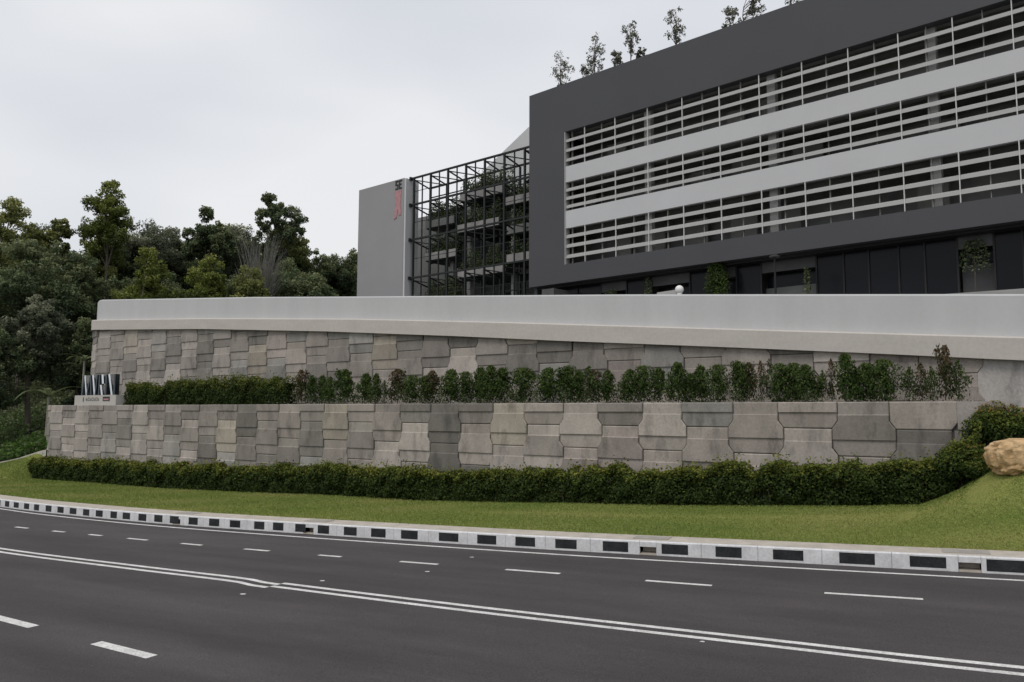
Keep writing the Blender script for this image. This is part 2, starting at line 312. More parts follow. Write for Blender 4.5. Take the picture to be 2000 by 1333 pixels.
# kerb: white painted stones, every other one with a black painted panel; four gully openings
kerb = thing('kerb', 'kerb', 'kerb', (0, 21.7, 0)); del kerb['label']; del kerb['category']; kerb['kind'] = 'structure'
KH = .34
def solid(us, prof, name, mt, par):
    k = len(prof); vs = []; fs = []
    for u in us:
        for o, z in prof: vs.append(rp3(u, o, z))
    for i in range(len(us) - 1):
        for j in range(k): fs.append((i * k + j, i * k + (j + 1) % k, (i + 1) * k + (j + 1) % k, (i + 1) * k + j))
    fs.append(tuple(range(k))); fs.append(tuple((len(us) - 1) * k + j for j in reversed(range(k))))
    return MB().add(vs, fs).build(name, mt, par)
bl = [1966, 1815, 1672, 1540, 1424, 1317, 1200, 1105, 1024, 949, 876, 798, 740, 684, 631, 587, 543, 505, 458, 418, 378, 340, 309, 278, 247, 221, 194, 168, 143, 118, 94, 71, 52, 31, 14]
ub = []
uu = np.linspace(0, KERB.L, 3000); pu = np.array([rp3(u, 0, .05) for u in uu]) - EYE
pxs = 1000 + FPX * (pu @ RT) / (pu @ FW); ok = (pu @ FW) > 2
for x in bl: ub.append(float(uu[ok][np.argmin(np.abs(pxs[ok] - x))]))
ub = sorted(ub); per0 = ub[1] - ub[0]; 
while ub[0] > 14: ub.insert(0, ub[0] - 1.42)
while ub[-1] < KERB.L - 40: ub.append(ub[-1] + 1.02)
bounds = [ub[0] - .7] + [(a + b) / 2 for a, b in zip(ub[:-1], ub[1:])] + [ub[-1] + .5]
inlet_px = [1893, 1266, 602, 345]; inlets = [float(uu[ok][np.argmin(np.abs(pxs[ok] - x))]) for x in inlet_px]
prof = [(0, -.15), (.0, KH - .025), (.025, KH), (.075, KH), (.075, -.15)]
cuts = []
for i, u in enumerate(ub):
    a, b = bounds[i], bounds[i + 1]
    segs = [(a, b)]
    for q in inlets:
        if a - .25 < q < b + .25:
            q0, q1 = q - .21, q + .21; new = []
            for (c, d_) in segs:
                if q0 > c: new.append((c, min(q0, d_)))
                if q1 < d_: new.append((max(q1, c), d_))
            segs = new
    for (c, d_) in segs:
        if d_ - c > .03: solid(np.linspace(c + .004, d_ - .004, 3), prof, 'kerb_stone', 'kerb_white', kerb)
    hl = .48 * .5 * (b - a) * random.uniform(.94, 1.08)
    u0, u1 = u - hl, u + hl
    solid(np.linspace(u0, u1, 3), [(-.003, .045 + random.uniform(0, .012)), (-.003, KH - .045 - random.uniform(0, .012)), (.02, KH - .05), (.02, .05)], 'black_block', 'kerb_black', kerb)
for q in inlets:
    L0 = np.linspace(q - .207, q + .207, 3)
    solid(L0, [(0, .20), (0, KH - .025), (.025, KH), (.075, KH), (.075, .20)], 'gully_lintel', 'kerb_white', kerb)
    solid(L0, [(.28, -.1), (.28, .33), (.34, .33), (.34, -.1)], 'gully_back', 'kerb_concrete', kerb)
    solid(L0, [(.004, -.1), (.004, .03), (.275, .05), (.275, -.1)], 'gully_apron', 'kerb_concrete', kerb)
AW = .86
us = np.linspace(6, KERB.L - 12, 260)
m = MB(); vs_ = []
for u in us: vs_ += [rp3(u, .076, KH - .008), rp3(u, AW, KH + .004), rp3(u, AW, KH - .3)]
m.add(vs_, [(3 * i + j, 3 * i + j + 1, 3 * i + j + 4, 3 * i + j + 3) for i in range(len(us) - 1) for j in range(2)])
m.build('kerb_apron', 'kerb_concrete', kind='structure')
for q in inlets:
    solid(np.linspace(q - .42, q + .48, 2), [(.30, KH - .02), (.30, KH + .012), (.72, KH + .014), (.72, KH - .02)], 'gully_cover', 'cover', kerb)

# lawn between kerb and lower wall, with the mound at its right-hand end
zdr = ip([52, 54.2, 58, 63.5, 72, 95], [.98, .95, .22, -.5, -.85, -1.5])
def kerb_hit(p):
    # walk from the wall along its normal until the kerb's apron
    best = None
    q = (KERB.p - p); a = q @ N2; t = np.abs(q @ D2); i = np.argmin(t); return a[i]
def lawnz(s, o):
    """ground height o metres in front of the wall line"""
    p = B2 + D2 * s; W = kerb_hit(p) - .86; hb = 1.35
    zw = zh(s); kx = (p + N2 * W)[0]; zk = roadz(kx) + KH - .02
    if s > 53.0: zw = zw + (zdr(s) - zw) * max(0., min(1., (s - 53.0) / 1.6)) * max(0., min(1., (6.5 - o) / 6.5)) ** 1.6
    if o <= hb: return zw
    t = min(1, (o - hb) / max(W - hb, .1)); e = 1.15 if s > 3 else 1.5
    sm = t * t * (3 - 2 * t); k = sm if s < 3 else .5 * t + .5 * sm
    return zw + (zk - zw) * k
SS = np.concatenate([np.linspace(-14, 4, 37), np.linspace(5, 53, 49), np.linspace(53.2, 80, 44)])
m = MB(); NT = 16; vs_ = []
for s in SS:
    p = B2 + D2 * s; W = kerb_hit(p) - .84
    for j in range(NT):
        o = -.25 + (W + .25) * j / (NT - 1); q = p + N2 * o; vs_.append((q[0], q[1], lawnz(s, o) + .03 * math.sin(q[0] * .9 + q[1] * 1.7) * math.sin(j / (NT - 1) * math.pi)))
m.add(vs_, [(i * NT + j, i * NT + j + 1, (i + 1) * NT + j + 1, (i + 1) * NT + j) for i in range(len(SS) - 1) for j in range(NT - 1)])
m.build('lawn', 'lawn', kind='structure', smooth=True)
n = 240000
s_ = -9 + 75 * rng.random(n) ** 1.35; gs = np.linspace(-14, 80, 200); Wg = np.array([kerb_hit(B2 + D2 * s) - .86 for s in gs]); Wn = np.interp(s_, gs, Wg)
f_ = rng.random(n); o_ = .9 + (Wn - .9) * f_
tz = np.array([[lawnz(s, .9 + (np.interp(s, gs, Wg) - .9) * f) for f in np.linspace(0, 1, 24)] for s in gs])
fi = f_ * 23; i0 = np.clip((s_ + 14) / 94 * 199, 0, 198.99); a0 = i0.astype(int); b0 = np.clip(fi.astype(int), 0, 22); fa = i0 - a0; fb = fi - b0
z_ = (tz[a0, b0] * (1 - fa) + tz[a0 + 1, b0] * fa) * (1 - fb) + (tz[a0, b0 + 1] * (1 - fa) + tz[a0 + 1, b0 + 1] * fa) * fb
xy = B2 + D2 * s_[:, None] + N2 * o_[:, None]; gsz = .036 + .0006 * s_
cen = np.column_stack([xy, z_ + .02])
v = np.empty((n, 3, 3)); an = rng.random(n) * 6.28; hw = gsz * .28
dirx = np.column_stack([np.cos(an), np.sin(an), np.zeros(n)]); lean = np.column_stack([rng.normal(size=n) * .6, rng.normal(size=n) * .6, np.ones(n)]) * (gsz * rng.uniform(.6, 1.3, n))[:, None]
v[:, 0] = cen - dirx * hw[:, None]; v[:, 1] = cen + dirx * hw[:, None]; v[:, 2] = cen + lean
me = bpy.data.meshes.new('grass'); me.vertices.add(3 * n); me.vertices.foreach_set('co', v.reshape(-1)); me.loops.add(3 * n); me.loops.foreach_set('vertex_index', np.arange(3 * n, dtype=np.int32))
me.polygons.add(n); me.polygons.foreach_set('loop_start', np.arange(0, 3 * n, 3, dtype=np.int32)); me.polygons.foreach_set('loop_total', np.full(n, 3, np.int32))
pt = .5 + .35 * np.sin(xy[:, 0] * .7 + 1.3 * np.sin(xy[:, 1] * .5)) * np.sin(xy[:, 1] * .8) + rng.normal(size=n) * .2
a_ = me.attributes.new('tint', 'FLOAT', 'FACE'); a_.data.foreach_set('value', np.clip(pt, 0, 1).astype(np.float32)); me.update(calc_edges=True)
go = link('grass', me, 'grass_blade', kind='stuff'); tag(go, 'short mown green grass covering the roadside lawn', 'grass')

# hillside at the left, forecourt behind the walls
def hz(s, D):
    rise = np.interp(D, [0, 1, 6, 14, 30, 60, 130], [0, .3, 2.6, 5.4, 12, 20, 30]) + zdr(s) * max(0., 1 - D / 12) - .6 * min(1., D / 12)
    return float(rise + .35 * math.sin(s * .35 + D * .2) * min(1, max(0, D - 1) / 6))
m = MB(); ss = np.linspace(53.6, 190, 90); ds = np.concatenate([np.linspace(0, 20, 14), np.linspace(24, 140, 16)])
m.add([(*(B2 + D2 * s - N2 * D), hz(s, D)) for s in ss for D in ds], [(i * len(ds) + j, i * len(ds) + j + 1, (i + 1) * len(ds) + j + 1, (i + 1) * len(ds) + j) for i in range(len(ss) - 1) for j in range(len(ds) - 1)])
m.build('hillside', 'hill', kind='structure', smooth=True)
m = MB(); ss = np.linspace(-60, 55.4, 40); ds = [3.1, 8, 15, 30, 150]
m.add([(*(B2 + D2 * s - N2 * D), (ctop(s) - .1) + (9.2 - ctop(s) + .1) * min(1, (D - 3.1) / 12)) for s in ss for D in ds], [(i * 5 + j, i * 5 + j + 1, (i + 1) * 5 + j + 1, (i + 1) * 5 + j) for i in range(len(ss) - 1) for j in range(4)])
m.build('forecourt', 'forecourt', kind='structure')
strip_s = np.linspace(-.6, 56, 60)
m = MB(); vs_ = []
for s in strip_s:
    for D in (.12, 1.0, 2.0, 2.75): q = B2 + D2 * min(s, 54) - N2 * D; vs_.append((q[0], q[1], 3.9 + (.06 * math.sin(s * 3) if .5 < D < 2.5 else 0)))
m.add(vs_, [(4 * i + j, 4 * i + j + 1, 4 * i + j + 5, 4 * i + j + 4) for i in range(len(strip_s) - 1) for j in range(3)])
m.build('terrace_soil', 'gravel', kind='structure')

# ------------------------------------------------------------------ retaining walls
PITCHW = 1.668
VR = [0, .235, .25, .36, .49, .695, .705, .86, 1.0]
def hwid(v, wd):  # half width of the interlocking panel at v
    n_, w_ = PITCHW / 2 - wd, PITCHW / 2 + wd
    return float(np.interp(v, [0, .36, .49, .86, 1.0], [n_, n_, w_, w_, n_])) - .011
def prof_d(v): return float(np.interp(v, [0, .235, .25, .695, .705, 1], [0, 0, .05, .05, 0, 0]))
PM = {}
def panel_mesh(v0, v1, H=1.70, flat=False, wig=.07, var=0):
    key = (round(v0, 3), round(v1, 3), flat, wig, var)
    if key in PM: return PM[key]
    g = .008 / H
    rows = sorted({v0 + g, v0 + g + .017, v1 - g, v1 - g - .017} | {v for v in VR if v0 + .04 < v < v1 - .04})
    vs, fs = [], []
    for i, v in enumerate(rows):
        h = hwid(v, wig); dpt = 0 if flat else prof_d(v); b = .028; e = .022 if i in (0, len(rows) - 1) else 0
        z = -(v - v0) * H
        for x, y in ((-h, .14), (-h, .026 - dpt + e), (-h + b, -dpt + e), (h - b, -dpt + e), (h, .026 - dpt + e), (h, .14)): vs.append((x, y, z))
    for i in range(len(rows) - 1):
        for j in range(5): fs.append((6 * i + j, 6 * i + j + 1, 6 * i + j + 7, 6 * i + j + 6))
    fs.append(tuple(range(6))); k = 6 * (len(rows) - 1); fs.append(tuple(k + j for j in reversed(range(6))))
    me = bpy.data.meshes.new('wall_panel'); me.from_pydata(vs, [], fs)
    bm = bmesh.new(); bm.from_mesh(me); bmesh.ops.recalc_face_normals(bm, faces=bm.faces[:]); bm.to_mesh(me); bm.free()
    tz = [random.uniform(.80, 1.12) for _ in range(3)]; tn = me.attributes.new('tone', 'FLOAT', 'FACE')
    for p in me.polygons:
        vv = v0 - p.center.z / H; tn.data[p.index].value = 1. if flat else tz[0 if vv < .245 else (1 if vv < .70 else 2)]
    me.materials.append(MATS['panel']); PM[key] = me; return me
TONES = [(.36, .332, .308)] * 6 + [(.29, .272, .252)] * 5 + [(.215, .207, .193)] * 3 + [(.42, .39, .365)] * 4 + [(.35, .315, .297)] * 2 + [(.32, .315, .30)] * 2 + [(.38, .35, .305)]
def put_panels(root, P, s_first, ncol, joint0, joint1, ztop, zbot, light=1.):
    base = np.array(root.location)
    for k in range(ncol):
        sc = s_first + (k + .5) * PITCHW
        p, n_ = path(sc, **P); J = joint0 if k % 2 == 0 else joint1
        zt, zb = ztop(sc), zbot(sc)
        top = J
        while top < zt: top += 1.70
        while top > zb + .02:
            a, b = top, top - 1.70
            v0 = max(0, (a - zt) / 1.70); v1 = min(1, (a - zb) / 1.70)
            if v1 - v0 > .045:
                v0r, v1r = round(v0 * 50) / 50, round(v1 * 50) / 50
                if v1r > v0r:
                    o = bpy.data.objects.new('wall_panel', panel_mesh(v0r, v1r, flat=(k == 0 and v0r > 0), wig=.085 if sc < 15 else (.06 if sc < 24 else .038), var=random.randrange(5))); COL.objects.link(o); o.parent = root
                    q = p + n_ * (random.uniform(-.012, .006)); zz = a - v0r * 1.70
                    o.location = (q[0] - base[0], q[1] - base[1], zz - base[2])
                    tx = np.array([-n_[1], n_[0]]); tx = tx if tx @ (-D2) > 0 or abs(n_ @ D2) > .7 else -tx
                    o.rotation_euler = (R(random.uniform(-.35, .35)), R(random.uniform(-.25, .25)), math.atan2(-n_[0], n_[1]) + math.pi)
                    c = np.array(random.choice(TONES)) * np.array((.90, .875, .845)) * random.uniform(.9, 1.1) * light
                    if s_first + k * PITCHW > 38: c = c * .75 + np.array((.345, .32, .295)) * .25
                    o.color = (*c, 1)
            top -= 1.70
lw = thing('retaining_wall', 'lower retaining wall of interlocking grey concrete panels above the roadside hedge', 'wall', (*path(26, **LOW)[0], 0), 'stepped retaining walls')
put_panels(lw, LOW, .33, 37, 3.145, 3.995, lambda s: 3.99, lambda s: zh(s) - .25)
fr = list(np.linspace(-1.1, 52, 40)) + list(np.linspace(52.75, 61, 14)) + [66]
sweep([(-.10, 3.93), (-.42, 3.93), (-.42, -2), (-.10, -2)], fr, LOW).build('wall_core', 'core', lw)
# plain end panels at the right-hand end
def slab(root, P, s0, s1, z0, z1, col, name='wall_panel', o0=-.14, o1=0.):
    mbb = sweep([(o1, z1 if callable(z1) else z1), (o0, z1), (o0, z0), (o1, z0)], np.linspace(s0, s1, 4), P); ob = mbb.build(name, 'panel', root); ob.color = (*col, 1); tn = ob.data.attributes.new('tone', 'FLOAT', 'FACE'); tn.data.foreach_set('value', [1.] * len(ob.data.polygons)); return ob
slab(lw, LOW, -1.1, .27, 3.16, 3.985, (.31, .285, .265), o0=-.095); slab(lw, LOW, -1.1, .36, .6, 3.14, (.28, .26, .24), o0=-.095, o1=-.03)
uw = thing('retaining_wall', 'upper retaining wall of concrete panels carrying a smooth cornice and white parapet', 'wall', (*path(26, **UPP)[0], 4), 'stepped retaining walls')
put_panels(uw, UPP, -.18, 36, 4.92, 5.74, lambda s: cbot(s) + .28, lambda s: 3.86, .98)
fru = list(np.linspace(-12, 52, 50)) + list(np.linspace(53, 57.7, 26)) + [62, 70]
sweep([(-.10, lambda s: cbot(s) + .05), (-.4, lambda s: cbot(s) + .05), (-.4, 2.0), (-.10, 2.0)], fru, UPP).build('wall_core', 'core', uw)
slab(uw, UPP, -12, -.02, 2.0, lambda s: cbot(s) + .05, (.40, .38, .36), o0=-.095, o1=-.035)
cor = sweep([(.22, cbot), (.235, lambda s: ctop(s) - .05), (.19, ctop), (-.38, lambda s: ctop(s) + .02), (-.38, cbot)], fru, UPP).build('cornice', 'cornice', uw)
sweep([(-.10, lambda s: ctop(s) - .1), (-.10, lambda s: ptop(s) - .06), (-.14, ptop), (-.32, ptop), (-.36, lambda s: ptop(s) - .06), (-.36, lambda s: ctop(s) - .1)], fru, UPP).build('parapet', 'white_wall', uw)

# ------------------------------------------------------------------ hedges and shrubs
def hedge_pts(s0, s1, P, off, width, height, dens, zf, amp=1.):
    n_ = int(dens * (s1 - s0)); s = rng.uniform(s0, s1, n_)
    kk = np.linspace(s0 - 1, s1 + 1, int((s1 - s0 + 2) / .33)); hk = rng.normal(size=len(kk)) * .10 * amp; hs = height * (1 + np.interp(s, kk, hk) + .04 * np.sin(s * 1.3))
    gk = rng.normal(size=(5, len(kk)))
    u = rng.uniform(-1, 1, n_); wv = rng.random(n_)
    # push to the shell
    face = rng.random(n_); top = face < .36; front = (face >= .36) & (face < .82)
    wv = np.where(top, 1 - rng.random(n_) ** 2 * .28, wv); u = np.where(front, 1 - rng.random(n_) ** 2 * .5, u)
    lv = np.clip(wv * 4, 0, 3.99); li = lv.astype(int); lf_ = lv - li; G = np.array([np.interp(s, kk, g) for g in gk]); ar = np.arange(n_); lump = .115 * (G[li, ar] * (1 - lf_) + G[li + 1, ar] * lf_)
    o = off + u * (width / 2 * (1 - .18 * wv ** 3) + lump)
    wv = np.where(rng.random(n_) < .03, 1 + rng.random(n_) ** 2 * .22, wv)
    z = np.array([zf(a) for a in s]) + .05 + wv * hs
    p = B2[None] - N2[None] * P['D'] + D2[None] * s[:, None] + N2[None] * o[:, None]
    c = np.column_stack([p, z]) + rng.normal(size=(n_, 3)) * .025
    bias = np.column_stack([N2[0] * u * 1.1, N2[1] * u * 1.1, wv * 1.4])
    return c, s, wv, bias
def hedge(label, s0, s1, P, off, width, height, dens, zf, leaf, mt, redness=.5, cat='hedge', group=None):
    mid = B2 - N2 * P['D'] + D2 * (s0 + s1) / 2 + N2 * off; root = thing('hedge', label, cat, (mid[0], mid[1], zf((s0 + s1) / 2)), group)
    c, s, wv, bias = hedge_pts(s0, s1, P, off, width, height, dens, zf, 1.5 if P is LOW and off < 0 else 1.)
    patch = .5 + .5 * np.sin(s * 1.1 + 2 * np.sin(s * .6))
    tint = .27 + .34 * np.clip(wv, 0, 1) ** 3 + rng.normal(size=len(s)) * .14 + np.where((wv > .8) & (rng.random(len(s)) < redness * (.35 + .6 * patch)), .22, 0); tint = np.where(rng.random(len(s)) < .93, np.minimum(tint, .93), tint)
    off3 = np.array(root.location)
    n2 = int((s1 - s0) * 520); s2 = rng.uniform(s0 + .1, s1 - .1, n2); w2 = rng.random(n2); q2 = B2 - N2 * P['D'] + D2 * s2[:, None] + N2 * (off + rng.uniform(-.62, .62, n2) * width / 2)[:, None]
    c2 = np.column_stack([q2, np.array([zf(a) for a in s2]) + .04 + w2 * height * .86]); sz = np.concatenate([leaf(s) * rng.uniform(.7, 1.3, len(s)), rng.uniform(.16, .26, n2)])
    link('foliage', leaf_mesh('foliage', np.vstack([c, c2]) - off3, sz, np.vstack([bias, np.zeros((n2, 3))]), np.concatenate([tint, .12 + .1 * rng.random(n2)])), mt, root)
    ms = MB(); ns = int((s1 - s0) * 2.6)
    for i in range(ns):
        ss_ = rng.uniform(s0 + .1, s1 - .1); q = B2 - N2 * P['D'] + D2 * ss_ + N2 * (off + rng.uniform(-.2, width * .42)); z0 = zf(ss_)
        ms.tube([(q[0], q[1], z0 - .05), (q[0] + rng.normal() * .05, q[1] + rng.normal() * .05, z0 + height * .6)], [.013, .008], 5)
    ms.build('stems', 'bark', root, kind='stuff')
    return root
zl = lambda s: zh(s)
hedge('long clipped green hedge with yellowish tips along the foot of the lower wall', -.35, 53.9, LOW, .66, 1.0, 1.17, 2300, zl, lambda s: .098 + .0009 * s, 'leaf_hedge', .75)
def bush(label, px, py_top, Y, rx, ry, hgt, n_, redness):
    p = at(px, py_top, Y); base = (p[0], p[1], p[2] - hgt); root = thing('bush', label, 'bush', base, 'rounded bushes at the end of the lower wall')
    dv = sphere_dirs(n_); rr = rng.random(n_) ** .3; nl = 16; lobe = sphere_dirs(nl) * .62; lobe[:, 2] = np.abs(lobe[:, 2]) * .9 - .15; pk = rng.integers(0, nl, n_)
    u = lobe[pk] + dv * (rr * .42)[:, None]; c = u * np.array([rx, ry, hgt * .5]) + np.array([0, 0, hgt * .48])
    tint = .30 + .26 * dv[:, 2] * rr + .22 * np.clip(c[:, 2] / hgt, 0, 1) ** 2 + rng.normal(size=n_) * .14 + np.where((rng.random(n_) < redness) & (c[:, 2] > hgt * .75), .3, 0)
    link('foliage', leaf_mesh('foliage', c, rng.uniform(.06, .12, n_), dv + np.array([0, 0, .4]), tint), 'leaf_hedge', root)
    ms = MB()
    for k in range(7): a_ = k * .9; ms.tube([(base[0], base[1], base[2] - .4), (base[0] + rx * .45 * math.cos(a_), base[1] + ry * .45 * math.sin(a_), base[2] + hgt * .6)], [.03, .012], 5)
    ms.build('stems', 'bark', root)
bush('dense rounded green bush where the hedge meets the boulder mound', 1882, 842, 22.3, .82, .75, 1.75, 7500, .25)
bush('tall bush with yellow and red tips behind the tan boulder', 1945, 766, 22.6, 1.0, .85, 2.2, 9500, .6)
bush('dark bluish green bush beside the tall bush behind the boulder', 2025, 774, 22.2, 1.25, .95, 2.3, 9500, .3)
bush('low green bush tucked between the rounded bush and the boulder', 1912, 880, 21.7, .5, .45, 1.0, 3500, .15)
bush('green bush farther along the mound past the boulder', 2120, 770, 21.6, 1.1, .9, 2.2, 6000, .4)
hedge('low clipped hedge growing on the wall terrace beside the chrome sign', 30.6, 46.0, LOW, -1.1, .9, 1.32, 1700, lambda s: 3.9, lambda s: .11 + 0 * s, 'leaf_hedge', .35)

def shrub_meshes(kind, seed):
    n_ = dict(dense=2100, cone=2300, red=1500, sparse=560, sparse_red=520, round=2500)[kind]
    hgt = rng.random(n_) ** .9; a = rng.random(n_) * 2 * math.pi
    if kind == 'cone': rad = .52 * (1 - hgt) ** .75 + .04
    elif kind == 'round': rad = .5 * np.sqrt(np.clip(1 - (2 * hgt - .95) ** 2 * .85, .02, 1))
    elif 'sparse' in kind: rad = .36 * np.clip(np.sin(np.clip(hgt * .88 + .14, 0, 1) * math.pi), .08, 1) ** .7
    else: rad = .37 * np.sqrt(np.clip(1 - .97 * hgt ** 2.8, 0, 1)) * (1 - .25 * hgt)
    rad = rad * (1 + .28 * np.sin(a * 2 + hgt * 8 + seed) + .22 * np.sin(a * 5 - hgt * 17 + seed * 2) + .15 * np.sin(hgt * 31 + a * 3))
    nl = 7; lc = np.column_stack([rng.normal(size=nl) * .13, rng.normal(size=nl) * .13, rng.uniform(.3, .9, nl)]); pick = rng.integers(0, nl, n_); lob = rng.random(n_) < .4
    r = rad * rng.random(n_) ** (.35 if 'sparse' not in kind else .6)
    lean = rng.normal() * .06
    c = np.column_stack([r * np.cos(a) + lean * hgt, r * np.sin(a), .1 + .9 * hgt]); c[lob] = lc[pick[lob]] + sphere_dirs(int(lob.sum())) * rng.uniform(.05, .17, int(lob.sum()))[:, None]; bias = np.column_stack([np.cos(a), np.sin(a), .3 + hgt])
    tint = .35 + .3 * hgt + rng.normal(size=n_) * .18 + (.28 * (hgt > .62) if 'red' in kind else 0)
    lf = leaf_mesh('foliage', c, rng.uniform(.055, .10, n_) * (1.1 if 'sparse' in kind else 1.0), bias, tint, .5)
    ms = MB().tube([(0, 0, -.05), (lean * .4, .01, .45), (lean, 0, .93)], [.016, .012, .004], 5)
    for i in range(9 if 'sparse' in kind else 5):
        a1 = rng.random() * 6.28; h0 = rng.uniform(.1, .6); ms.tube([(lean * h0, 0, h0), (.26 * math.cos(a1), .26 * math.sin(a1), h0 + .28)], [.008, .003], 4)
    ob = ms.build('stem', 'bark'); sm = ob.data; bpy.data.objects.remove(ob)
    lf.materials.append(MATS[{'dense': 'leaf_shrub', 'cone': 'leaf_shrub', 'round': 'leaf_shrub', 'red': 'leaf_red', 'sparse': 'leaf_shrub', 'sparse_red': 'leaf_red'}[kind]])
    return lf, sm
SM = {k: [shrub_meshes(k, i * 1.7) for i in range(3 if k in ('dense', 'round') else 2)] for k in ('dense', 'cone', 'red', 'sparse', 'sparse_red', 'round')}
SHR = [(592, 726, 22, 'red'), (611, 737, 18, 'dense'), (631, 737, 17, 'dense'), (645, 739, 17, 'dense'), (674, 725, 40, 'cone'), (716, 733, 22, 'dense'), (736, 733, 18, 'dense'), (753, 746, 14, 'sparse'), (778, 724, 30, 'red'), (805, 736, 28, 'round'), (832, 737, 22, 'dense'), (846, 727, 26, 'red'), (881, 725, 32, 'dense'), (911, 729, 26, 'round'), (938, 722, 26, 'dense'), (957, 718, 26, 'dense'), (979, 723, 30, 'dense'), (1021, 722, 38, 'round'), (1069, 722, 34, 'dense'), (1107, 719, 34, 'dense'), (1130, 728, 24, 'dense'), (1150, 720, 34, 'sparse'), (1158, 726, 24, 'red'), (1186, 727, 32, 'cone'), (1227, 725, 26, 'dense'), (1256, 718, 34, 'round'), (1285, 722, 30, 'cone'), (1323, 712, 32, 'dense'), (1347, 733, 22, 'dense'), (1368, 718, 28, 'dense'), (1401, 716, 32, 'round'), (1441, 710, 26, 'dense'), (1461, 712, 22, 'red'), (1485, 709, 26, 'sparse_red'), (1520, 714, 38, 'round'), (1547, 713, 32, 'round'), (1573, 716, 32, 'dense'), (1603, 727, 20, 'sparse'), (1622, 704, 22, 'sparse_red'), (1651, 695, 32, 'dense'), (1666, 735, 26, 'dense'), (1690, 713, 36, 'round'), (1723, 706, 42, 'round'), (1771, 720, 30, 'sparse'), (1797, 712, 30, 'sparse_red'), (1817, 719, 24, 'sparse'), (1842, 680, 26, 'red'), (1868, 708, 30, 'sparse')]
SLAB = {'dense': 'upright and dense green', 'cone': 'broad, cone shaped and green', 'red': 'with reddish brown leaves', 'sparse': 'thin and sparsely leaved', 'sparse_red': 'spindly with brown leaves', 'round': 'full, rounded and dark green'}
ORD = ['first', 'second', 'third', 'fourth', 'fifth', 'sixth', 'seventh', 'eighth', 'ninth', 'tenth', 'eleventh', 'twelfth', 'thirteenth', 'fourteenth', 'fifteenth', 'sixteenth', 'seventeenth', 'eighteenth', 'nineteenth']
def ordn(i):
    if i < 19: return ORD[i]
    t = {2: 'twent', 3: 'thirt', 4: 'fort'}[(i + 1) // 10]; u = (i + 1) % 10
    return t + 'ieth' if u == 0 else t + 'y-' + ORD[u - 1]
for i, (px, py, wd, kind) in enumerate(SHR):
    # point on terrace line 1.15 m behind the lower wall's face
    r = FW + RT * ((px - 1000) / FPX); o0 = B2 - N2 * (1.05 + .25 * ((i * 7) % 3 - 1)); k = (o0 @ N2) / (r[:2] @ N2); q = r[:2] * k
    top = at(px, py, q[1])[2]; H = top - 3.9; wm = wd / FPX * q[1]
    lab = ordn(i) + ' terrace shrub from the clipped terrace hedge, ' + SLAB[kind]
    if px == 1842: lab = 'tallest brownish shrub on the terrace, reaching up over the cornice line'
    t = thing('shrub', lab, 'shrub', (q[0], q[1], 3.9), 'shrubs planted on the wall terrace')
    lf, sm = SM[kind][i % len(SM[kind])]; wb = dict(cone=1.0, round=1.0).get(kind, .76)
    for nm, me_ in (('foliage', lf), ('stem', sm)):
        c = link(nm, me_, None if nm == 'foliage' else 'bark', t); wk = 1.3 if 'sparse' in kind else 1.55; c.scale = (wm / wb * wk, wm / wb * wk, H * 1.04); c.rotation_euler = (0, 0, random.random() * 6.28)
# pale weeds and stones at the shrubs' feet
n_ = 2600; s = rng.uniform(-.3, 32, n_); o = rng.uniform(-1.5, -.2, n_); p = B2 + D2 * s[:, None] + N2 * o[:, None]
gc = leaf_mesh('dry_weeds', np.column_stack([p, 3.93 + rng.random(n_) ** 2 * .22]), rng.uniform(.05, .12, n_), np.tile([0, 0, .3], (n_, 1)), rng.random(n_))
leafmat('leaf_dry', [(0, (.10, .10, .06)), (.5, (.24, .22, .17)), (1, (.38, .36, .31))])
tag(link('dry_weeds', gc, 'leaf_dry', kind='stuff'), 'pale dry weeds and litter at the feet of the terrace shrubs', 'weeds')

# ------------------------------------------------------------------ boulder
bm = bmesh.new(); bmesh.ops.create_icosphere(bm, subdivisions=5, radius=1)
from mathutils import noise
for v in bm.verts:
    p = v.co.copy(); q = Vector((np.sign(p.x) * abs(p.x) ** .5, np.sign(p.y) * abs(p.y) ** .6, np.sign(p.z) * abs(p.z) ** .5))
    dsp = noise.noise(p * 1.4 + Vector((3, 1, 5))) * .16 - abs(noise.noise(p * 2.6 + Vector((1, 7, 2)))) * .14 + noise.noise(p * 5.1) * .05 + noise.noise(p * 11) * .03
    f_ = Vector((.98, .68, .44)); q = q * (1 + dsp); v.co = Vector((q.x * f_.x, q.y * f_.y, q.z * f_.z))
    if v.co.x < -.3: v.co.z -= (-.3 - v.co.x) * .12
me = bpy.data.meshes.new('boulder'); bm.to_mesh(me); bm.free(); me.polygons.foreach_set('use_smooth', [True] * len(me.polygons))
bo = link('boulder', me, 'boulder'); bo.location = (13.2, 20.35, 2.58); bo.rotation_euler = (0, R(-3), R(-12))
tag(bo, 'large tan sandstone boulder resting on the grass mound', 'boulder')

# ------------------------------------------------------------------ drain edge at the hillside foot
m = MB(); vs_ = []; us = np.linspace(53.9, 90, 50)
for u in us:
    for D, dz in ((-.16, -.5), (-.16, .07), (.14, .09), (.14, -.5)): q = B2 + D2 * u - N2 * (D + .12); vs_.append((q[0], q[1], zdr(u) + dz))
m.add(vs_, [(4 * i + j, 4 * i + (j + 1) % 4, 4 * i + 4 + (j + 1) % 4, 4 * i + 4 + j) for i in range(len(us) - 1) for j in range(4)])
single(m, 'drain_edge', 'drain_edge', 'pale concrete drain edge running down between lawn and undergrowth', 'drain')

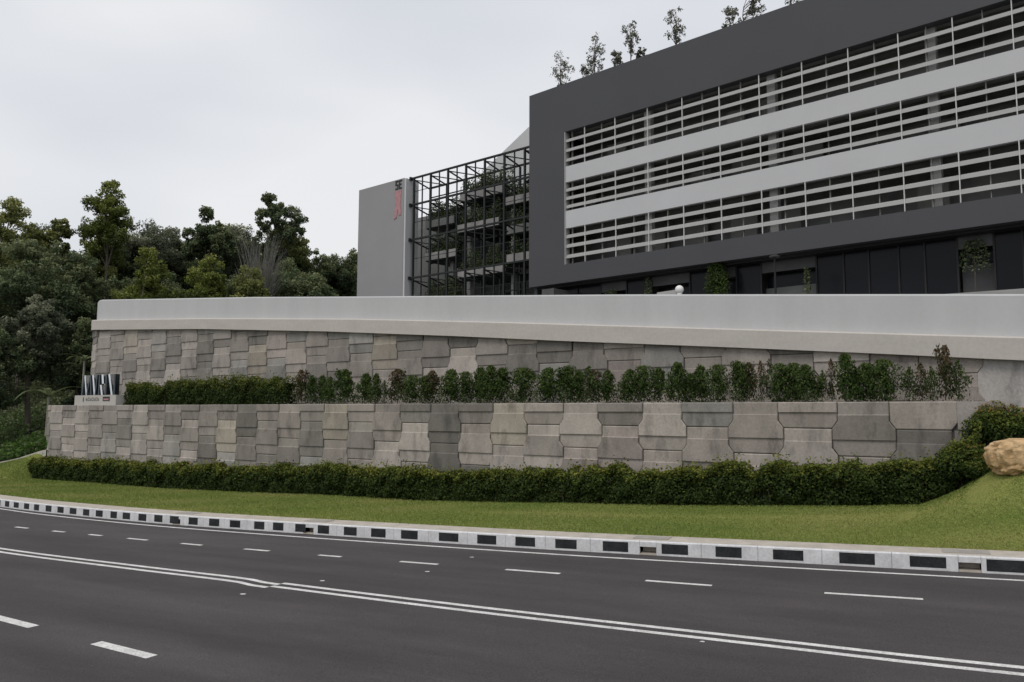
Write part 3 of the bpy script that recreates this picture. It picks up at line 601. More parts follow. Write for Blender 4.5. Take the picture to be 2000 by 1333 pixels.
# ------------------------------------------------------------------ sign on the lower wall
sg0, sg1 = 45.9, 50.9; q = path(48.4, **LOW)[0] - N2 * .6
sign = thing('wall_sign', 'chrome letter sign on a pale concrete plinth at the end of the lower wall', 'sign', (q[0], q[1], 3.9))
def SP(a, o, z): p = B2 + D2 * (sg1 - a) + N2 * o; return (p[0], p[1], z)          # a runs left to right along the sign
LS = sg1 - sg0
MB(SP).box(0, LS, -.75, -.15, 3.9, 4.62).build('plinth', 'plinth', sign)
MB(SP).box(LS * .70, LS * .86, -.16, -.13, 4.25, 4.52).build('logo_plate', 'black_paint', sign)
MB(SP).box(LS * .72, LS * .84, -.14, -.125, 4.30, 4.40).build('logo_stripe', 'red_paint', sign)
m = MB(SP); m.box(LS * .215, LS * .235, -.16, -.135, 4.22, 4.5)
m.build('lettering_bar', 'lintel', sign)
for i in range(7):
    x = LS * (.29 + i * .047); m = MB(SP); m.box(x, x + .035, -.16, -.135, 4.27, 4.47); m.box(x + .05, x + .15, -.16, -.135, 4.43 if i % 2 else 4.35, 4.47 if i % 2 else 4.39)
    m.box(x + .05, x + .15, -.16, -.135, 4.27, 4.31); m.build('small_letter', 'lintel', sign)
def stroke(x0, z0, x1, z1, wd, dp, nm, mt, par):
    m = MB(SP); m.add([(x0 - wd / 2, -.2, z0), (x0 + wd / 2, -.2, z0), (x1 + wd / 2, -.2, z1), (x1 - wd / 2, -.2, z1), (x0 - wd / 2, -.2 - dp, z0), (x0 + wd / 2, -.2 - dp, z0), (x1 + wd / 2, -.2 - dp, z1), (x1 - wd / 2, -.2 - dp, z1)],
                      [(0, 1, 2, 3), (7, 6, 5, 4), (0, 4, 5, 1), (1, 5, 6, 2), (2, 6, 7, 3), (3, 7, 4, 0)]); return m.build(nm, mt, par)
zb, zt = 4.621, 5.92
def letter(strokes):
    root = None
    for i, (x0, z0, x1, z1, wd, mt) in enumerate(strokes):
        o = stroke(x0 * LS, zb + z0 * (zt - zb), x1 * LS, zb + z1 * (zt - zb), wd, .28, 'letter' if root is None else 'letter_stroke', mt, sign if root is None else root)
        root = root or o
letter([(.15, 0, .19, 1, .17, 'chrome_dark'), (.27, 0, .21, 1, .15, 'chrome'), (.27, 0, .34, .9, .14, 'chrome_dark'), (.38, 0, .35, 1, .15, 'chrome_dark')])
letter([(.47, 0, .41, 1, .18, 'chrome'), (.48, 0, .51, 1, .14, 'chrome_dark')])
letter([(.57, 0, .57, 1, .16, 'chrome_dark'), (.66, .55, .64, 1, .22, 'chrome'), (.65, 0, .61, .5, .2, 'chrome')])
letter([(.73, 0, .73, 1, .17, 'chrome_dark'), (.88, 0, .80, 1, .2, 'chrome'), (.93, 0, .93, 1, .17, 'chrome_dark')])

# ------------------------------------------------------------------ trees
def tree(label, base, H, crown, leafm, barkm='bark', trunk_r=.22, n_leaf=7000, lsize=.42, clumps=26, cl_r=.26, gap=0., name='tree', cat='tree', group='trees of the wooded hillside', bias_up=.4, fork=.45, spread=.9, droop=0):
    """crown = (centre height fraction, half height fraction, radius m, shape power)"""
    root = thing(name, label, cat, tuple(base), group); ch, hh, cr, pw = crown
    cc = []; n_leaf = int(n_leaf * (2.75 if name == 'tree' else 1.6)); clumps = int(clumps * 1.35)
    for i in range(clumps):
        dirv = sphere_dirs(1)[0]; rr = rng.random() ** .45
        zf = dirv[2] * rr; tap = (1 - abs(zf)) ** .25 if pw == 1 else (1 - max(0, zf) * .75)
        cc.append((dirv[0] * rr * cr * tap, dirv[1] * rr * cr * tap, H * (ch + hh * zf)))
    cc = np.array(cc); rad = cr * cl_r * rng.uniform(.6, 1.35, clumps)
    idx = rng.choice(clumps, n_leaf, p=rad ** 2 / np.sum(rad ** 2)); dv = sphere_dirs(n_leaf); rr = rng.random(n_leaf) ** .38
    nsub = 7; sub = sphere_dirs(clumps * nsub).reshape(clumps, nsub, 3); sx = rng.integers(0, nsub, n_leaf)
    c = cc[idx] + (sub[idx, sx] * .72 + dv * (rr * .52)[:, None]) * rad[idx][:, None] * np.array([1.15, 1.15, 1.05]); c[:, 2] -= droop * rr * rad[idx] * np.abs(dv[:, 0])
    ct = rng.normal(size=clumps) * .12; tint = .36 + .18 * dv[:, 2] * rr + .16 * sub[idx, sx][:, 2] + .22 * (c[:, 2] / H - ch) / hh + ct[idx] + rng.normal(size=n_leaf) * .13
    bias = dv * .8 + np.array([0, 0, bias_up])
    lsize = lsize * (.66 if name == 'tree' else .78)
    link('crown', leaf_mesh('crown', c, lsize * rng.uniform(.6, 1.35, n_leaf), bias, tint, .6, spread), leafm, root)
    mt = MB(); top = H * (ch + hh * .55); lx, ly = rng.normal() * .25, rng.normal() * .25
    tp = lambda z: (lx * math.sin(z / H * 3), ly * math.sin(z / H * 2.3), z)
    zs = np.linspace(-.6, top, 7); mt.tube([tp(z) for z in zs], list(np.linspace(trunk_r, trunk_r * .25, 7)), 8)
    for i in np.argsort(-rad)[:min(clumps, 14)]:
        z0 = min(max(cc[i][2] - (.35 + .4 * rng.random()) * H * hh, H * fork * .7), top * .95); b = np.array(tp(z0)); e = cc[i]; mid = b + (e - b) * .55 + np.array([0, 0, .06 * H * hh])
        r0 = trunk_r * .45; mt.tube([b, mid, e], [r0, r0 * .6, r0 * .2], 5)
    mt.build_local = None
    ob = MB(); ob.v = [tuple(np.array(v) + np.array(base)) for v in mt.v]; ob.f = mt.f; ob.build('trunk', barkm, root)
    return root
def sd(p2): q = np.array(p2) - B2; return float(q @ D2), float(-(q @ N2))
def ftree(label, px, ptop_, wpx, Y, leafm, hfrac=.5, **kw):
    p = at(px, ptop_, Y); s_, D_ = sd(p[:2]); zb = hz(s_, D_) if s_ > 54 else 9.2
    H = p[2] - zb; cr = wpx / FPX * Y / 2
    pw = kw.pop('pw', 1)
    return tree(label, (p[0], p[1], zb), H, (1 - hfrac / 2, hfrac / 2 * .97, cr, pw), leafm, **kw)
# front of the wood, left to right
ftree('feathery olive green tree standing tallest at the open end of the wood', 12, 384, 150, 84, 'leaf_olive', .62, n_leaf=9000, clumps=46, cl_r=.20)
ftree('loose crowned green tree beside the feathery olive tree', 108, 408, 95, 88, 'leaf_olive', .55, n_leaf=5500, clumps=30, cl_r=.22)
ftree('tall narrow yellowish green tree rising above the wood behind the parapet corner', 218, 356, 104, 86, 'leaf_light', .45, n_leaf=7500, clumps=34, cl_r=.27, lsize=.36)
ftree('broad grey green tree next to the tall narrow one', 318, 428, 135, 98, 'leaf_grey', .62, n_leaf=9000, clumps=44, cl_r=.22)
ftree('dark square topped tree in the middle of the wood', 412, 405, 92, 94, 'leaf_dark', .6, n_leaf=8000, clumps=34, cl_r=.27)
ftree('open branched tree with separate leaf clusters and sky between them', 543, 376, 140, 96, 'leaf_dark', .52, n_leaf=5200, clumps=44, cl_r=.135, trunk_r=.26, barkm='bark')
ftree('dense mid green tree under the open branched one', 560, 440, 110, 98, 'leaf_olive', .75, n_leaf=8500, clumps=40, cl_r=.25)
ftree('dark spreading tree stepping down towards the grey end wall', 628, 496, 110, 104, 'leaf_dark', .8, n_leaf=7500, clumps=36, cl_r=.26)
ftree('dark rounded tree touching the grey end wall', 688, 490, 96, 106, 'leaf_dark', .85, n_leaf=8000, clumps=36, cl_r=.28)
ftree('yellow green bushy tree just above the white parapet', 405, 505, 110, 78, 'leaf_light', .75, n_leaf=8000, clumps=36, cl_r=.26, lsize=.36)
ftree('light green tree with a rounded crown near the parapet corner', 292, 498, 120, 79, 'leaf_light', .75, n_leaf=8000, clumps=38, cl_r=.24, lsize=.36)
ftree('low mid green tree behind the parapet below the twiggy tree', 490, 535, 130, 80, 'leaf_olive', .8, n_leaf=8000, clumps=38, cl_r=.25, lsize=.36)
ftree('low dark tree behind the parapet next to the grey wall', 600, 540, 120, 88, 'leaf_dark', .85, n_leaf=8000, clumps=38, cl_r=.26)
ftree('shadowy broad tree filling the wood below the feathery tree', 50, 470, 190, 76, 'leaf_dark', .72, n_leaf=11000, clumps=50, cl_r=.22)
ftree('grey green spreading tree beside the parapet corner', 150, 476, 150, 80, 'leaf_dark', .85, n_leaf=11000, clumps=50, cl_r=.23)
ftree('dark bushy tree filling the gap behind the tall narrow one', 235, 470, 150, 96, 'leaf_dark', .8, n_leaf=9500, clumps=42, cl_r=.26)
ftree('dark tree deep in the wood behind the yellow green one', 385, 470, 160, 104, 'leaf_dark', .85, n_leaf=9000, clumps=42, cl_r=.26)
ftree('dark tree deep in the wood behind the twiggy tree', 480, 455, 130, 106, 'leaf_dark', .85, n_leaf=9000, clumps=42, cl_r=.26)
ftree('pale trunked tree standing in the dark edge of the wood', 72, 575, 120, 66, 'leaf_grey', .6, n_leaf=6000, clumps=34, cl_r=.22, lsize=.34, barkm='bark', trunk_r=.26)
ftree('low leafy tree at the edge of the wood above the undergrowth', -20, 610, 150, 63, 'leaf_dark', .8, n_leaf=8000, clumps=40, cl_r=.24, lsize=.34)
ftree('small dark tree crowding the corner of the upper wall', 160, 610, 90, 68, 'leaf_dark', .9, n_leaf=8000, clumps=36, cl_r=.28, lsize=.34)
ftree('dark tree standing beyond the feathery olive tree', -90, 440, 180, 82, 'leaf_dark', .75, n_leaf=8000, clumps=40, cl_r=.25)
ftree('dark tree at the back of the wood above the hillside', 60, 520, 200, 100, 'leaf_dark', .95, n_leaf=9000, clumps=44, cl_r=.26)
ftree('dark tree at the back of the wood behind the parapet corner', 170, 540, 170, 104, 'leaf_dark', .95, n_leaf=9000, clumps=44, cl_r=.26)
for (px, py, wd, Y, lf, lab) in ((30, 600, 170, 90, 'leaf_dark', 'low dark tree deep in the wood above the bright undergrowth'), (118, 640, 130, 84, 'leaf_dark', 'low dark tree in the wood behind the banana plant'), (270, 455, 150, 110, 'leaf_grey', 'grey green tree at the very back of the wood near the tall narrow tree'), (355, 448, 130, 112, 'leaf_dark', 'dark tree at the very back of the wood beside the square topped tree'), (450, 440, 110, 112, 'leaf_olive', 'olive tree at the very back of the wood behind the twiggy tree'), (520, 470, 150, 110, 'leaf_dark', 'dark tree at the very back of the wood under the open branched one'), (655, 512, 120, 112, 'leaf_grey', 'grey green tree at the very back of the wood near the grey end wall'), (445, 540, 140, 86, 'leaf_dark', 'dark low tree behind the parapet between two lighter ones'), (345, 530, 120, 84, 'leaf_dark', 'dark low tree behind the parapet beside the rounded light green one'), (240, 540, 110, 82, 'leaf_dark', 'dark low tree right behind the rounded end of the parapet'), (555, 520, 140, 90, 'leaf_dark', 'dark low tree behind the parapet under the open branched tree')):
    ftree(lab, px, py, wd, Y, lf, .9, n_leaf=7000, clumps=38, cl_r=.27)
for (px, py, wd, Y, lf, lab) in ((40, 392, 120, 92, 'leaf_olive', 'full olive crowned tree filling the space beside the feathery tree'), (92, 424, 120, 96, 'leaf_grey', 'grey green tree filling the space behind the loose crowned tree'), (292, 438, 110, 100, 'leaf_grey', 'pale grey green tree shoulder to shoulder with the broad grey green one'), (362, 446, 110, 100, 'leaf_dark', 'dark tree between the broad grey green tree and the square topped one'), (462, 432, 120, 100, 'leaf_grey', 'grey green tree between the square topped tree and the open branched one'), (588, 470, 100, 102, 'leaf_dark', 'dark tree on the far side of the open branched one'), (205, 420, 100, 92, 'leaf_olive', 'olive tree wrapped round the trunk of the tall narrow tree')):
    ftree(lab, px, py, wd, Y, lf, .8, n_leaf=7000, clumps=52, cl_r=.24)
# leafless twiggy tree
p = at(512, 452, 84); root = thing('bare_tree', 'grey leafless twiggy tree in front of the dark wood', 'tree', (p[0], p[1], 9.2), 'trees of the wooded hillside'); Hb = p[2] - 9.2
m = MB(); m.tube([(p[0], p[1], 8.8), (p[0] + .2, p[1], 9.2 + Hb * .35), (p[0], p[1], 9.2 + Hb * .55)], [.2, .16, .1], 7); m.build('trunk', 'bark_pale', root)
m = MB()
for i in range(260):
    a = rng.random() * 6.28; h0 = 9.2 + Hb * rng.uniform(.25, .55); e = np.array([p[0] + math.cos(a) * rng.uniform(.4, 3.1), p[1] + math.sin(a) * rng.uniform(.4, 3), 9.2 + Hb * rng.uniform(.62, 1.0)]); b = np.array([p[0], p[1], h0]); md = b + (e - b) * .5 + rng.normal(size=3) * .25 + np.array([0, 0, -.2])
    m.tube([b, md, e], [.03, .02, .008], 4)
m.build('branches', 'bark_grey', root)
# undergrowth
n_ = 60000; s = 53.8 + 42 * rng.random(n_) ** 1.4; D = .35 + rng.random(n_) ** 1.2 * 20
zz = np.array([hz(a, b) for a, b in zip(s, D)]); lump = .7 + .5 * np.sin(s * .9 + D * .6) + .35 * np.sin(s * 2.3 - D * 1.7); q = B2 + D2 * s[:, None] - N2 * D[:, None]
hgt = rng.random(n_) ** .6 * (.5 + np.clip(lump, 0, 2) * (.35 + .05 * D))
c = np.column_stack([q, zz + hgt]); br = np.clip(1.25 - D / 7, 0, 1)
tg = .3 + rng.normal(size=n_) * .15 + .3 * hgt
sel = rng.random(n_) < br * .8
for nm, msk, mt, lab in (('undergrowth', sel, 'leaf_bright', 'bright green ground cover spreading up the foot of the hillside'), ('undergrowth', ~sel, 'leaf_dark', 'dark tangled undergrowth below the trees of the hillside')):
    tag(link(nm, leaf_mesh(nm, c[msk], rng.uniform(.14, .34, msk.sum()), np.tile([0, 0, .8], (msk.sum(), 1)), tg[msk], .6), mt, kind='stuff'), lab, 'undergrowth')
# banana plants
def frond(m_, b, a, L, wd, arch):
    vs, fs = [], []; nseg = 8; dx, dy = math.cos(a), math.sin(a)
    for i in range(nseg + 1):
        t = i / nseg; r_ = L * t * (1 - .15 * arch * t); z = L * (.75 * t - arch * t * t); w_ = wd * math.sin(math.pi * min(1, .08 + t * .92)) ** .6 * .5
        cx, cy, cz = b[0] + dx * r_, b[1] + dy * r_, b[2] + z
        vs += [(cx - dy * w_, cy + dx * w_, cz + .12 * w_), (cx, cy, cz), (cx + dy * w_, cy - dx * w_, cz + .12 * w_)]
    for i in range(nseg):
        for j in range(2): fs.append((3 * i + j, 3 * i + j + 1, 3 * i + j + 4, 3 * i + j + 3))
    m_.add(vs, fs)
for (px, py, Y, L, lab) in ((95, 775, 59.5, 2.6, 'broad leaved banana plant on the hillside beside the chrome sign'), (165, 705, 62, 1.9, 'small banana plant leaning out by the corner of the upper wall')):
    p = at(px, py, Y); s_, D_ = sd(p[:2]); zb_ = hz(s_, D_); root = thing('banana_plant', lab, 'plant', (p[0], p[1], zb_), 'banana plants on the hillside')
    MB().tube([(p[0], p[1], zb_ - .2), (p[0], p[1], p[2])], [.13, .08], 8).build('stem', 'bark_pale', root)
    for a in (2.9, 3.6, 4.3, 5.2, .2, 1.4, 2.2):
        m = MB(); frond(m, (p[0], p[1], p[2]), a + rng.normal() * .15, L * rng.uniform(.8, 1.1), .42, rng.uniform(.5, .9)); o = m.build('frond', 'leaf_banana', root)
        at_ = o.data.attributes.new('tint', 'FLOAT', 'FACE'); at_.data.foreach_set('value', [float(rng.uniform(.3, .9))] * len(o.data.polygons))

# ------------------------------------------------------------------ main building
PB = np.array([1.373, 64.5]); DA = np.array([.73945, -.67322]); NB = np.array([-.67322, -.73945])
def FB(a, o, z): q = PB + DA * a + NB * o; return (q[0], q[1], z)
LEN = 64.
bld = thing('office_building', 'large dark grey building with white bands and long louvred openings', 'building', (*PB, 9.2))
def part(name, mt, *boxes, par=None):
    m = MB(FB)
    for b in boxes: m.box(*b)
    return m.build(name, mt, par or bld)
part('corner_pier', 'dark_paint', (0, 3.72, -.7, 0, 13.86, 26.1))
part('top_band', 'dark_paint', (0, LEN, -.7, 0, 26.1, 30.1))
part('lower_band', 'dark_paint', (3.72, LEN, -.7, 0, 13.86, 15.31))
part('white_band', 'white_paint', (3.80, LEN, -.35, -.08, 21.96, 23.25)); part('white_band', 'white_paint', (3.80, LEN, -.35, -.08, 18.22, 19.62))
part('edge_trim', 'louvre', (3.722, 3.80, -.6, -.02, 15.312, 26.098))
part('roof', 'soffit', (0, LEN, -26, -.7, 28.6, 29.0))
part('side_wall', 'dark_paint', (0, .3, -26, -.7, 9.0, 30.1))
part('floor_slab', 'soffit', (.3, LEN, -6, -.36, 22.2, 22.6)); part('floor_slab', 'soffit', (.3, LEN, -6, -.36, 18.5, 18.9)); part('floor_slab', 'soffit', (.3, LEN, -6, -.71, 14.2, 14.6))
part('ceiling', 'soffit', (3.0, LEN, -6, -.71, 26.3, 26.5))
for (z0, z1) in ((22.6, 26.3), (18.9, 22.2), (14.6, 18.5)):
    bw = part('inner_wall', 'inner_wall', (.3, LEN, -4.4, -4.2, z0, z1))
    a = 3.0
    while a < 44:
        wdt = random.uniform(2.2, 4.5)
        if random.random() < .45: part('inner_partition', 'soffit', (a, a + wdt * .5, -3.6, -3.4, z0, z1 - random.uniform(.2, .9)))
        a += wdt
    for ac in (11.07, 20.7, 30.4, 40.0, 49.6): part('column', 'column', (ac - .28, ac + .28, -1.15, -.72, z0, z1))
    # services under the ceiling
    part('ceiling_beam', 'wing_wall', (3.9, LEN, -1.9, -1.6, z1 - .45, z1 - .05))
for zc, in [(z,) for z in (25.38, 24.58, 23.78, 21.33, 20.65, 19.97, 17.55, 16.78, 15.94)]:
    m = MB(FB); m.add([(a, o, z) for a in (3.81, LEN) for o, z in ((-.10, zc - .14), (-.12, zc + .08), (-.32, zc + .19), (-.34, zc - .02))], [(0, 1, 2, 3), (7, 6, 5, 4), (0, 4, 5, 1), (1, 5, 6, 2), (2, 6, 7, 3), (3, 7, 4, 0)])
    m.build('louvre_blade', 'louvre', bld)
for z0, z1 in ((23.252, 26.098), (19.622, 21.958), (15.312, 18.218)):
    for i in range(41):
        a = 4.24 + i * 1.447
        part('fin', 'fin_white' if i % 2 else 'soffit', (a - .025, a + .025, -.5 if i % 2 == 0 else -.17, -.07 if i % 2 else -.345, z0, z1))
# ground floor, set back under the lower band
gx = [.3, 2.2, 3.8, 6.1, 8.5, 10.75, 13.93, 15.65, 17.52, 19.31, 23.03, 24.73, 26.24, 27.96, 29.39, 31.11, 32.94, 34.31, 36.5, 39, 42, 46, 50, 55, 60, LEN]
special = {3: 'l', 5: 'l', 7: 'p', 9: 'w', 13: 'd', 15: 'b'}
for i in range(len(gx) - 1):
    a0, a1 = gx[i], gx[i + 1]
    part('mullion', 'mullion', (a0 - .05, a0 + .05, -1.75, -1.55, 9.2, 13.855))
    k = special.get(i)
    if k in (None, 'd'): part('glass_pane', 'glass_dark', (a0 + .05, a1 - .05, -1.68, -1.64, 9.2, 13.855))
    else:
        part('lintel_panel', 'lintel', (a0 + .05, a1 - .05, -1.74, -1.60, 13.0, 13.80))
        part('glass_pane', 'glass_dark', (a0 + .05, a1 - .05, -2.5, -2.46, 9.2, 13.0))
        if k == 'b': part('low_wall', 'lintel', (a0 + .1, a1 - .1, -2.3, -2.1, 9.2, 12.1))
        if k == 'w': part('low_wall', 'wing_wall', (a0 + .1, a1 - .1, -2.3, -2.1, 9.2, 12.0))
part('spandrel', 'mullion', (.3, LEN, -1.9, -.75, 13.70, 13.855))
part('core_block', 'inner_wall', (.5, LEN, -25, -6.3, 9.0, 28.6)); part('ground_floor_back', 'inner_wall', (.5, LEN, -4.2, -4.0, 9.0, 14.2))

# planter with shrubs, climbers in front of the ground floor
def leafbox(label, a0, a1, o0, o1, z0, z1, n_, mt, planter=None, name='planted_shrub', size=.16):
    b = FB((a0 + a1) / 2, (o0 + o1) / 2, 9.2); root = thing(name, label, 'plant', b)
    a = rng.uniform(a0, a1, n_); o = rng.uniform(o0, o1, n_); z = z0 + (z1 - z0) * rng.random(n_) ** .8
    sh = 1 - .5 * ((z - z0) / (z1 - z0)) ** 3; mid = (a0 + a1) / 2; a = mid + (a - mid) * sh
    c = np.array([FB(*t) for t in zip(a, o, z)]) - np.array(b)
    link('foliage', leaf_mesh('foliage', c, rng.uniform(.6, 1.3, n_) * size, np.tile([NB[0], NB[1], .6], (n_, 1)), rng.random(n_), .5), mt, root)
    MB(FB).tube([((a0 + a1) / 2, (o0 + o1) / 2, 9.2), ((a0 + a1) / 2, (o0 + o1) / 2, (z0 + z1) / 2)], [.05, .03], 6).build('stem', 'bark', root)
    return root
leafbox('green shrub in a pale planter before the dark ground floor glass', 15.7, 17.5, -1.0, -.2, 10.6, 13.9, 2600, 'leaf_shrub')
single(MB(FB).box(15.6, 17.6, -1.2, 0, 9.2, 11.55), 'planter', 'wing_wall', 'pale concrete planter box in front of the dark glass', 'planter')
leafbox('thin green climber beside the ground floor opening', 10.5, 11.1, -1.2, -.8, 9.4, 13.6, 700, 'leaf_dark')
leafbox('green climber hanging in the ground floor opening nearest the corner pier', 6.9, 8.0, -1.3, -.8, 9.4, 13.1, 1000, 'leaf_dark')
leafbox('hanging creepers over the pale low wall of the ground floor', 31.2, 32.8, -1.5, -1.2, 11.6, 13.4, 500, 'leaf_dark')
leafbox('slim green plant beside the wide ground floor opening', 22.4, 22.9, -1.2, -.8, 9.4, 12.9, 400, 'leaf_dark')
single(MB(FB).box(2.4, 3.6, -1.0, 1.2, 9.2, 13.3), 'planter', 'lintel', 'tall grey planter under the foot of the corner pier', 'planter')

# lamp post and globe bollard on the forecourt
p = at(1513, 503, 47); root = thing('lamp_post', 'slim black lamp post with a flat round head before the ground floor', 'lamp', (p[0], p[1], 9.1))
MB().tube([(p[0], p[1], 9.0), (p[0], p[1], p[2])], [.07, .055], 8).build('pole', 'steel', root)
MB().tube([(p[0], p[1], p[2]), (p[0], p[1], p[2] + .08), (p[0], p[1], p[2] + .14)], [.30, .32, .15], 18).build('lamp_head', 'lintel', root)
p = at(1327, 566, 44); root = thing('bollard_light', 'white round topped bollard light peeping over the parapet', 'light', (p[0], p[1], 9.1))
MB().tube([(p[0], p[1], 9.0), (p[0], p[1], p[2] - .1)], [.14, .14], 10).build('post', 'lamp_white', root)
zc = p[2]; MB().tube([(p[0], p[1], zc + .24 * math.sin(t)) for t in np.linspace(-1.5, 1.5, 9)], [max(.24 * math.cos(t), .01) for t in np.linspace(-1.5, 1.5, 9)], 14).build('globe', 'lamp_white', root, smooth=True)
m = MB(); a0, a1 = at(1283, 572, 45), at(1326, 567, 44)
m.add([(a0[0], a0[1], 9.1), (a1[0], a1[1], 9.1), (a1[0], a1[1], a1[2] + .05), (a0[0], a0[1], a0[2]), (a0[0] + .3, a0[1] + .5, 9.1), (a1[0] + .3, a1[1] + .5, 9.1), (a1[0] + .3, a1[1] + .5, a1[2] + .05), (a0[0] + .3, a0[1] + .5, a0[2])], [(0, 1, 2, 3), (7, 6, 5, 4), (0, 4, 5, 1), (1, 5, 6, 2), (2, 6, 7, 3), (3, 7, 4, 0)])
single(m, 'low_kerb_wall', 'fascia', 'pale low sloping wall beside the white bollard light', 'wall')

# roof garden trees
RT_ = [(1098, 92, 48, 'small round headed tree at the corner of the roof', .95), (1166, 62, 44, 'slim tree with a drooping loose crown on the roof', .8), (1150, 118, 40, 'low bush growing at the foot of a slim roof tree', .8), (1230, 30, 40, 'tall slender tree standing between two bushes on the roof', .8), (1205, 96, 32, 'pale bush beside the tall slender roof tree', .8), (1252, 88, 26, 'dark green bush on the open side of the tall slender roof tree', .8), (1320, 2, 46, 'column shaped leafy tree on the roof edge', .95), (1427, 8, 46, 'sparse bushy tree on the roof edge', .95), (1470, -18, 44, 'dense topped tree next to the sparse bushy one on the roof', .85), (1552, -40, 44, 'tree standing farthest along the roof edge', .85)]
for (px, py, wpx, lab, hf) in RT_:
    r = FW + RT * ((px - 1000) / FPX) + UP * ((666.5 - py) / FPX); o0 = PB - NB * 1.6; k = (o0 @ NB) / (r[:2] @ NB); q = EYE + r * k
    H = q[2] - 29.0; cr = wpx / FPX * q[1] / 2; small = H < 2.6
    tree(lab, (q[0], q[1], 29.0), H, (.66 if not small else .6, .33 if not small else .4, cr, 1), 'leaf_roof', trunk_r=.06, n_leaf=560 if not small else 280, lsize=.19, clumps=20, cl_r=.27, group='trees of the roof garden', name='roof_tree', fork=.4)
single(MB(FB).box(.5, LEN, -3.0, -.75, 28.95, 29.05), 'planting_bed', 'soil', 'long soil bed of the roof garden behind the dark parapet band', 'planter')

# ------------------------------------------------------------------ left wing with steel trellis
PW = np.array([1.296, 67.0]); DW = np.array([.76513, -.64387]); NW = np.array([-.64387, -.76513])
def FB(a, o, z): q = PW + DW * a + NW * o; return (q[0], q[1], z)
wing = thing('side_wing', 'lower wing with a grey end wall and planted balconies behind a black steel trellis', 'building', (*(PW + DW * -11), 9.2)); bld = wing
part('end_wall', 'grey_paint', (-22.1, -15.2, -1.2, .55, 9.0, 26.6))
part('end_wall_lit_edge', 'white_paint', (-15.199, -14.95, -1.19, .5, 9.0, 26.55))  # wall's end face; whiter colour stands in for the brighter light on that side
# emblem and letters on the end wall
def glyph(name, mt, boxes):
    m = MB(FB)
    for b in boxes: m.box(b[0], b[1], .551, .60, b[2], b[3])
    return m.build(name, mt, wing)
x0, z0 = -16.42, 25.6
glyph('sign_letter', 'black_paint', [(x0, x0 + .42, z0 + .75, z0 + .9), (x0, x0 + .14, z0 + .4, z0 + .75), (x0 + .141, x0 + .42, z0 + .4, z0 + .52), (x0 + .28, x0 + .42, z0 + .14, z0 + .4), (x0, x0 + .42, z0, z0 + .139)])
x0 += .52
glyph('sign_letter', 'black_paint', [(x0, x0 + .14, z0, z0 + .9), (x0 + .141, x0 + .42, z0 + .75, z0 + .9), (x0 + .141, x0 + .36, z0 + .39, z0 + .52), (x0 + .141, x0 + .42, z0, z0 + .14)])
m = MB(FB); m.add([(a, o, z) for o in (.551, .60) for a, z in ((-16.5, 25.45), (-15.55, 25.45), (-15.62, 24.2), (-15.5, 22.95), (-15.85, 22.95), (-16.0, 23.6), (-16.2, 22.75), (-16.55, 22.6), (-16.35, 24.2))], [tuple(range(9)), tuple(range(17, 8, -1))] + [(i, (i + 1) % 9, 9 + (i + 1) % 9, 9 + i) for i in range(9)])
m.build('red_emblem', 'red_paint', wing)
# trellis
ZB = 9.2; tl = [-14.45 + i * 1.17 for i in range(15)]
for i, a in enumerate(tl):
    h = .085 if i % 2 == 0 else .05
    part('trellis_post', 'steel', (a - h, a + h, -.12 - h, -.12 + h, ZB, 26.52))
    if i % 2 == 0: part('trellis_post', 'steel', (a - .08, a + .08, -2.4, -2.24, ZB, 25.9))
for z in (25.2, 22.1, 18.5, 14.8): part('trellis_wire', 'steel', (-14.4, 2.2, -.15, -.10, z, z + .05)); part('trellis_rail', 'steel', (-14.5, 2.2, -2.36, -2.26, z - .2, z - .1))
for z in (26.52, 23.85, 20.38, 16.58, 12.9):
    part('trellis_rail', 'steel', (-14.75, 2.2, -.22, -.02, z, z + .15)); part('trellis_rail', 'steel', (-14.55, 2.2, -2.40, -2.24, z - .55, z - .42))
    part('rail_end', 'black_paint', (-14.94, -14.752, -.3, .1, z - .08, z + .22))
for z in (26.4, 23.7, 20.25, 16.4, 12.8):
    for i in range(0, 15, 2):
        a = tl[i]; m = MB(); m.bar(FB(a, -.2, z), FB(a, -2.3, z - .45), .11); 
        if i + 2 < 15: m.bar(FB(a, -.2, z), FB(tl[i + 2], -2.3, z - .45), .085)
        m.build('trellis_brace', 'steel', wing)
# body behind the trellis
part('rear_wall', 'wing_wall', (-25.0, 3, -8.4, -8.0, 9.0, 24.0)); part('rear_wall', 'fascia', (-2.6, 3, -8.39, -7.4, 24.0, 27.3))
part('rear_wall', 'wing_wall', (-25.0, -10.5, -8.7, -8.42, 9.0, 25.5))
part('rear_roof', 'soffit', (-15, 3, -14, -8.4, 23.6, 24.0))
for a0, a1, z0, z1 in ((-14, -12, 20.2, 23.2), (-9.5, -5, 22.0, 23.8), (-13.8, -10.5, 9.5, 13.4), (-9.2, -7.4, 13.2, 15.6), (-3.2, 1.5, 18.4, 22.0), (-6.6, -4.5, 17.8, 20.6), (-4.0, 1.5, 10, 15.5), (-10.2, -8.2, 18.2, 21.0)): part('window', 'wing_dark', (a0, a1, -7.99, -7.9, z0, z1))
for a in (-12.2, -4.3, -9.9): part('wing_column', 'column', (a - .22, a + .22, -3.6, -3.2, 9.2, 24.0))
BALC = [(-14.3, -10.1, 18.75, 5.5), (-9.9, -4.7, 20.95, 5.2), (-9.8, -3.9, 16.55, 5.2), (-3.7, .8, 17.3, 5.0), (-3.9, 1.5, 22.6, 5.0), (-9.6, -4.3, 23.9, 5.0), (-.9, 1.8, 15.6, 4.0), (-14.3, -10.4, 22.0, 5.6), (-3.7, 1.5, 19.9, 4.8), (-14.3, -10.1, 14.2, 5.2)]
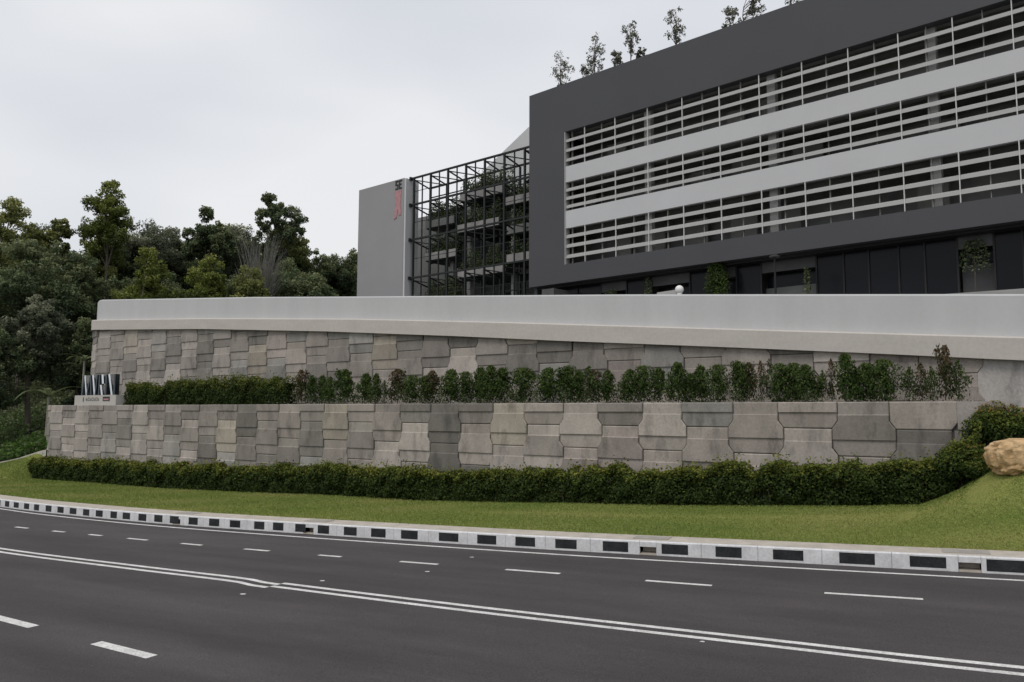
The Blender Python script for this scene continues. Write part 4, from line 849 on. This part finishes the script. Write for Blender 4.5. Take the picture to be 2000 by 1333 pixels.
for i, (a0, a1, z, dp) in enumerate(BALC):
    b = part('balcony', 'wing_dark', (a0, a1, -2.0 - dp, -1.72, z - .3, z - .02)); part('balcony_front', 'balcony_grey' if i not in (7, 8, 9) else 'wing_wall', (a0, a1, -1.7, -1.58, z - .22, z + .5), par=b)
    for a in np.arange(a0 + .05, a1, .9): part('rail_post', 'steel', (a - .02, a + .02, -1.68, -1.64, z + .501, z + 1.2), par=b)
    part('hand_rail', 'steel', (a0, a1, -1.7, -1.64, z + 1.201, z + 1.25), par=b)
    n_ = 5200; a = rng.uniform(a0 + .1, a1 - .1, n_); o = rng.uniform(-3.6, -1.75, n_); zz = z + .2 + rng.random(n_) ** 1.2 * (1.7 + .8 * np.sin(a * 2.3 + i))
    base = FB((a0 + a1) / 2, -3, z); c = np.array([FB(*t) for t in zip(a, o, zz)]) - np.array(base)
    pl = link('balcony_planting', leaf_mesh('balcony_planting', c, rng.uniform(.12, .3, n_), np.tile([NW[0], NW[1], .7], (n_, 1)), rng.random(n_) * .8, .5), 'leaf_dark', loc=base)
    tag(pl, ['dark greenery on the balcony next to the grey end wall, below mid height', 'dark greenery on the wide middle balcony above mid height', 'dark greenery on the wide middle balcony below mid height', 'dark greenery on the balcony by the dark building, below mid height', 'dark greenery on the pale balcony by the dark building near the top', 'greenery on the topmost middle balcony of the trellis', 'greenery on the small lowest balcony by the dark building', 'greenery on the top balcony next to the grey end wall', 'greenery on the grey balcony by the dark building above mid height', 'greenery on the lowest balcony next to the grey end wall'][i], 'plant', 'balcony plants behind the trellis')
# pale sloping roof wall behind
m = MB(); P1, P2, P3, P4 = at(948, 330, 84), at(1032, 249, 82), at(1120, 200, 80), at(1120, 400, 80)
q1 = [tuple(P1), tuple(P2), tuple(P3), (P3[0], P3[1], 20), (P1[0], P1[1], 20)]; q2 = [(x + 1, y + 5, z) for x, y, z in q1]
m.add(q1 + q2, [(0, 1, 2, 3, 4), (9, 8, 7, 6, 5)] + [(i, (i + 1) % 5, 5 + (i + 1) % 5, 5 + i) for i in range(5)])
m.build('sloping_roof_wall', 'white_paint', wing)
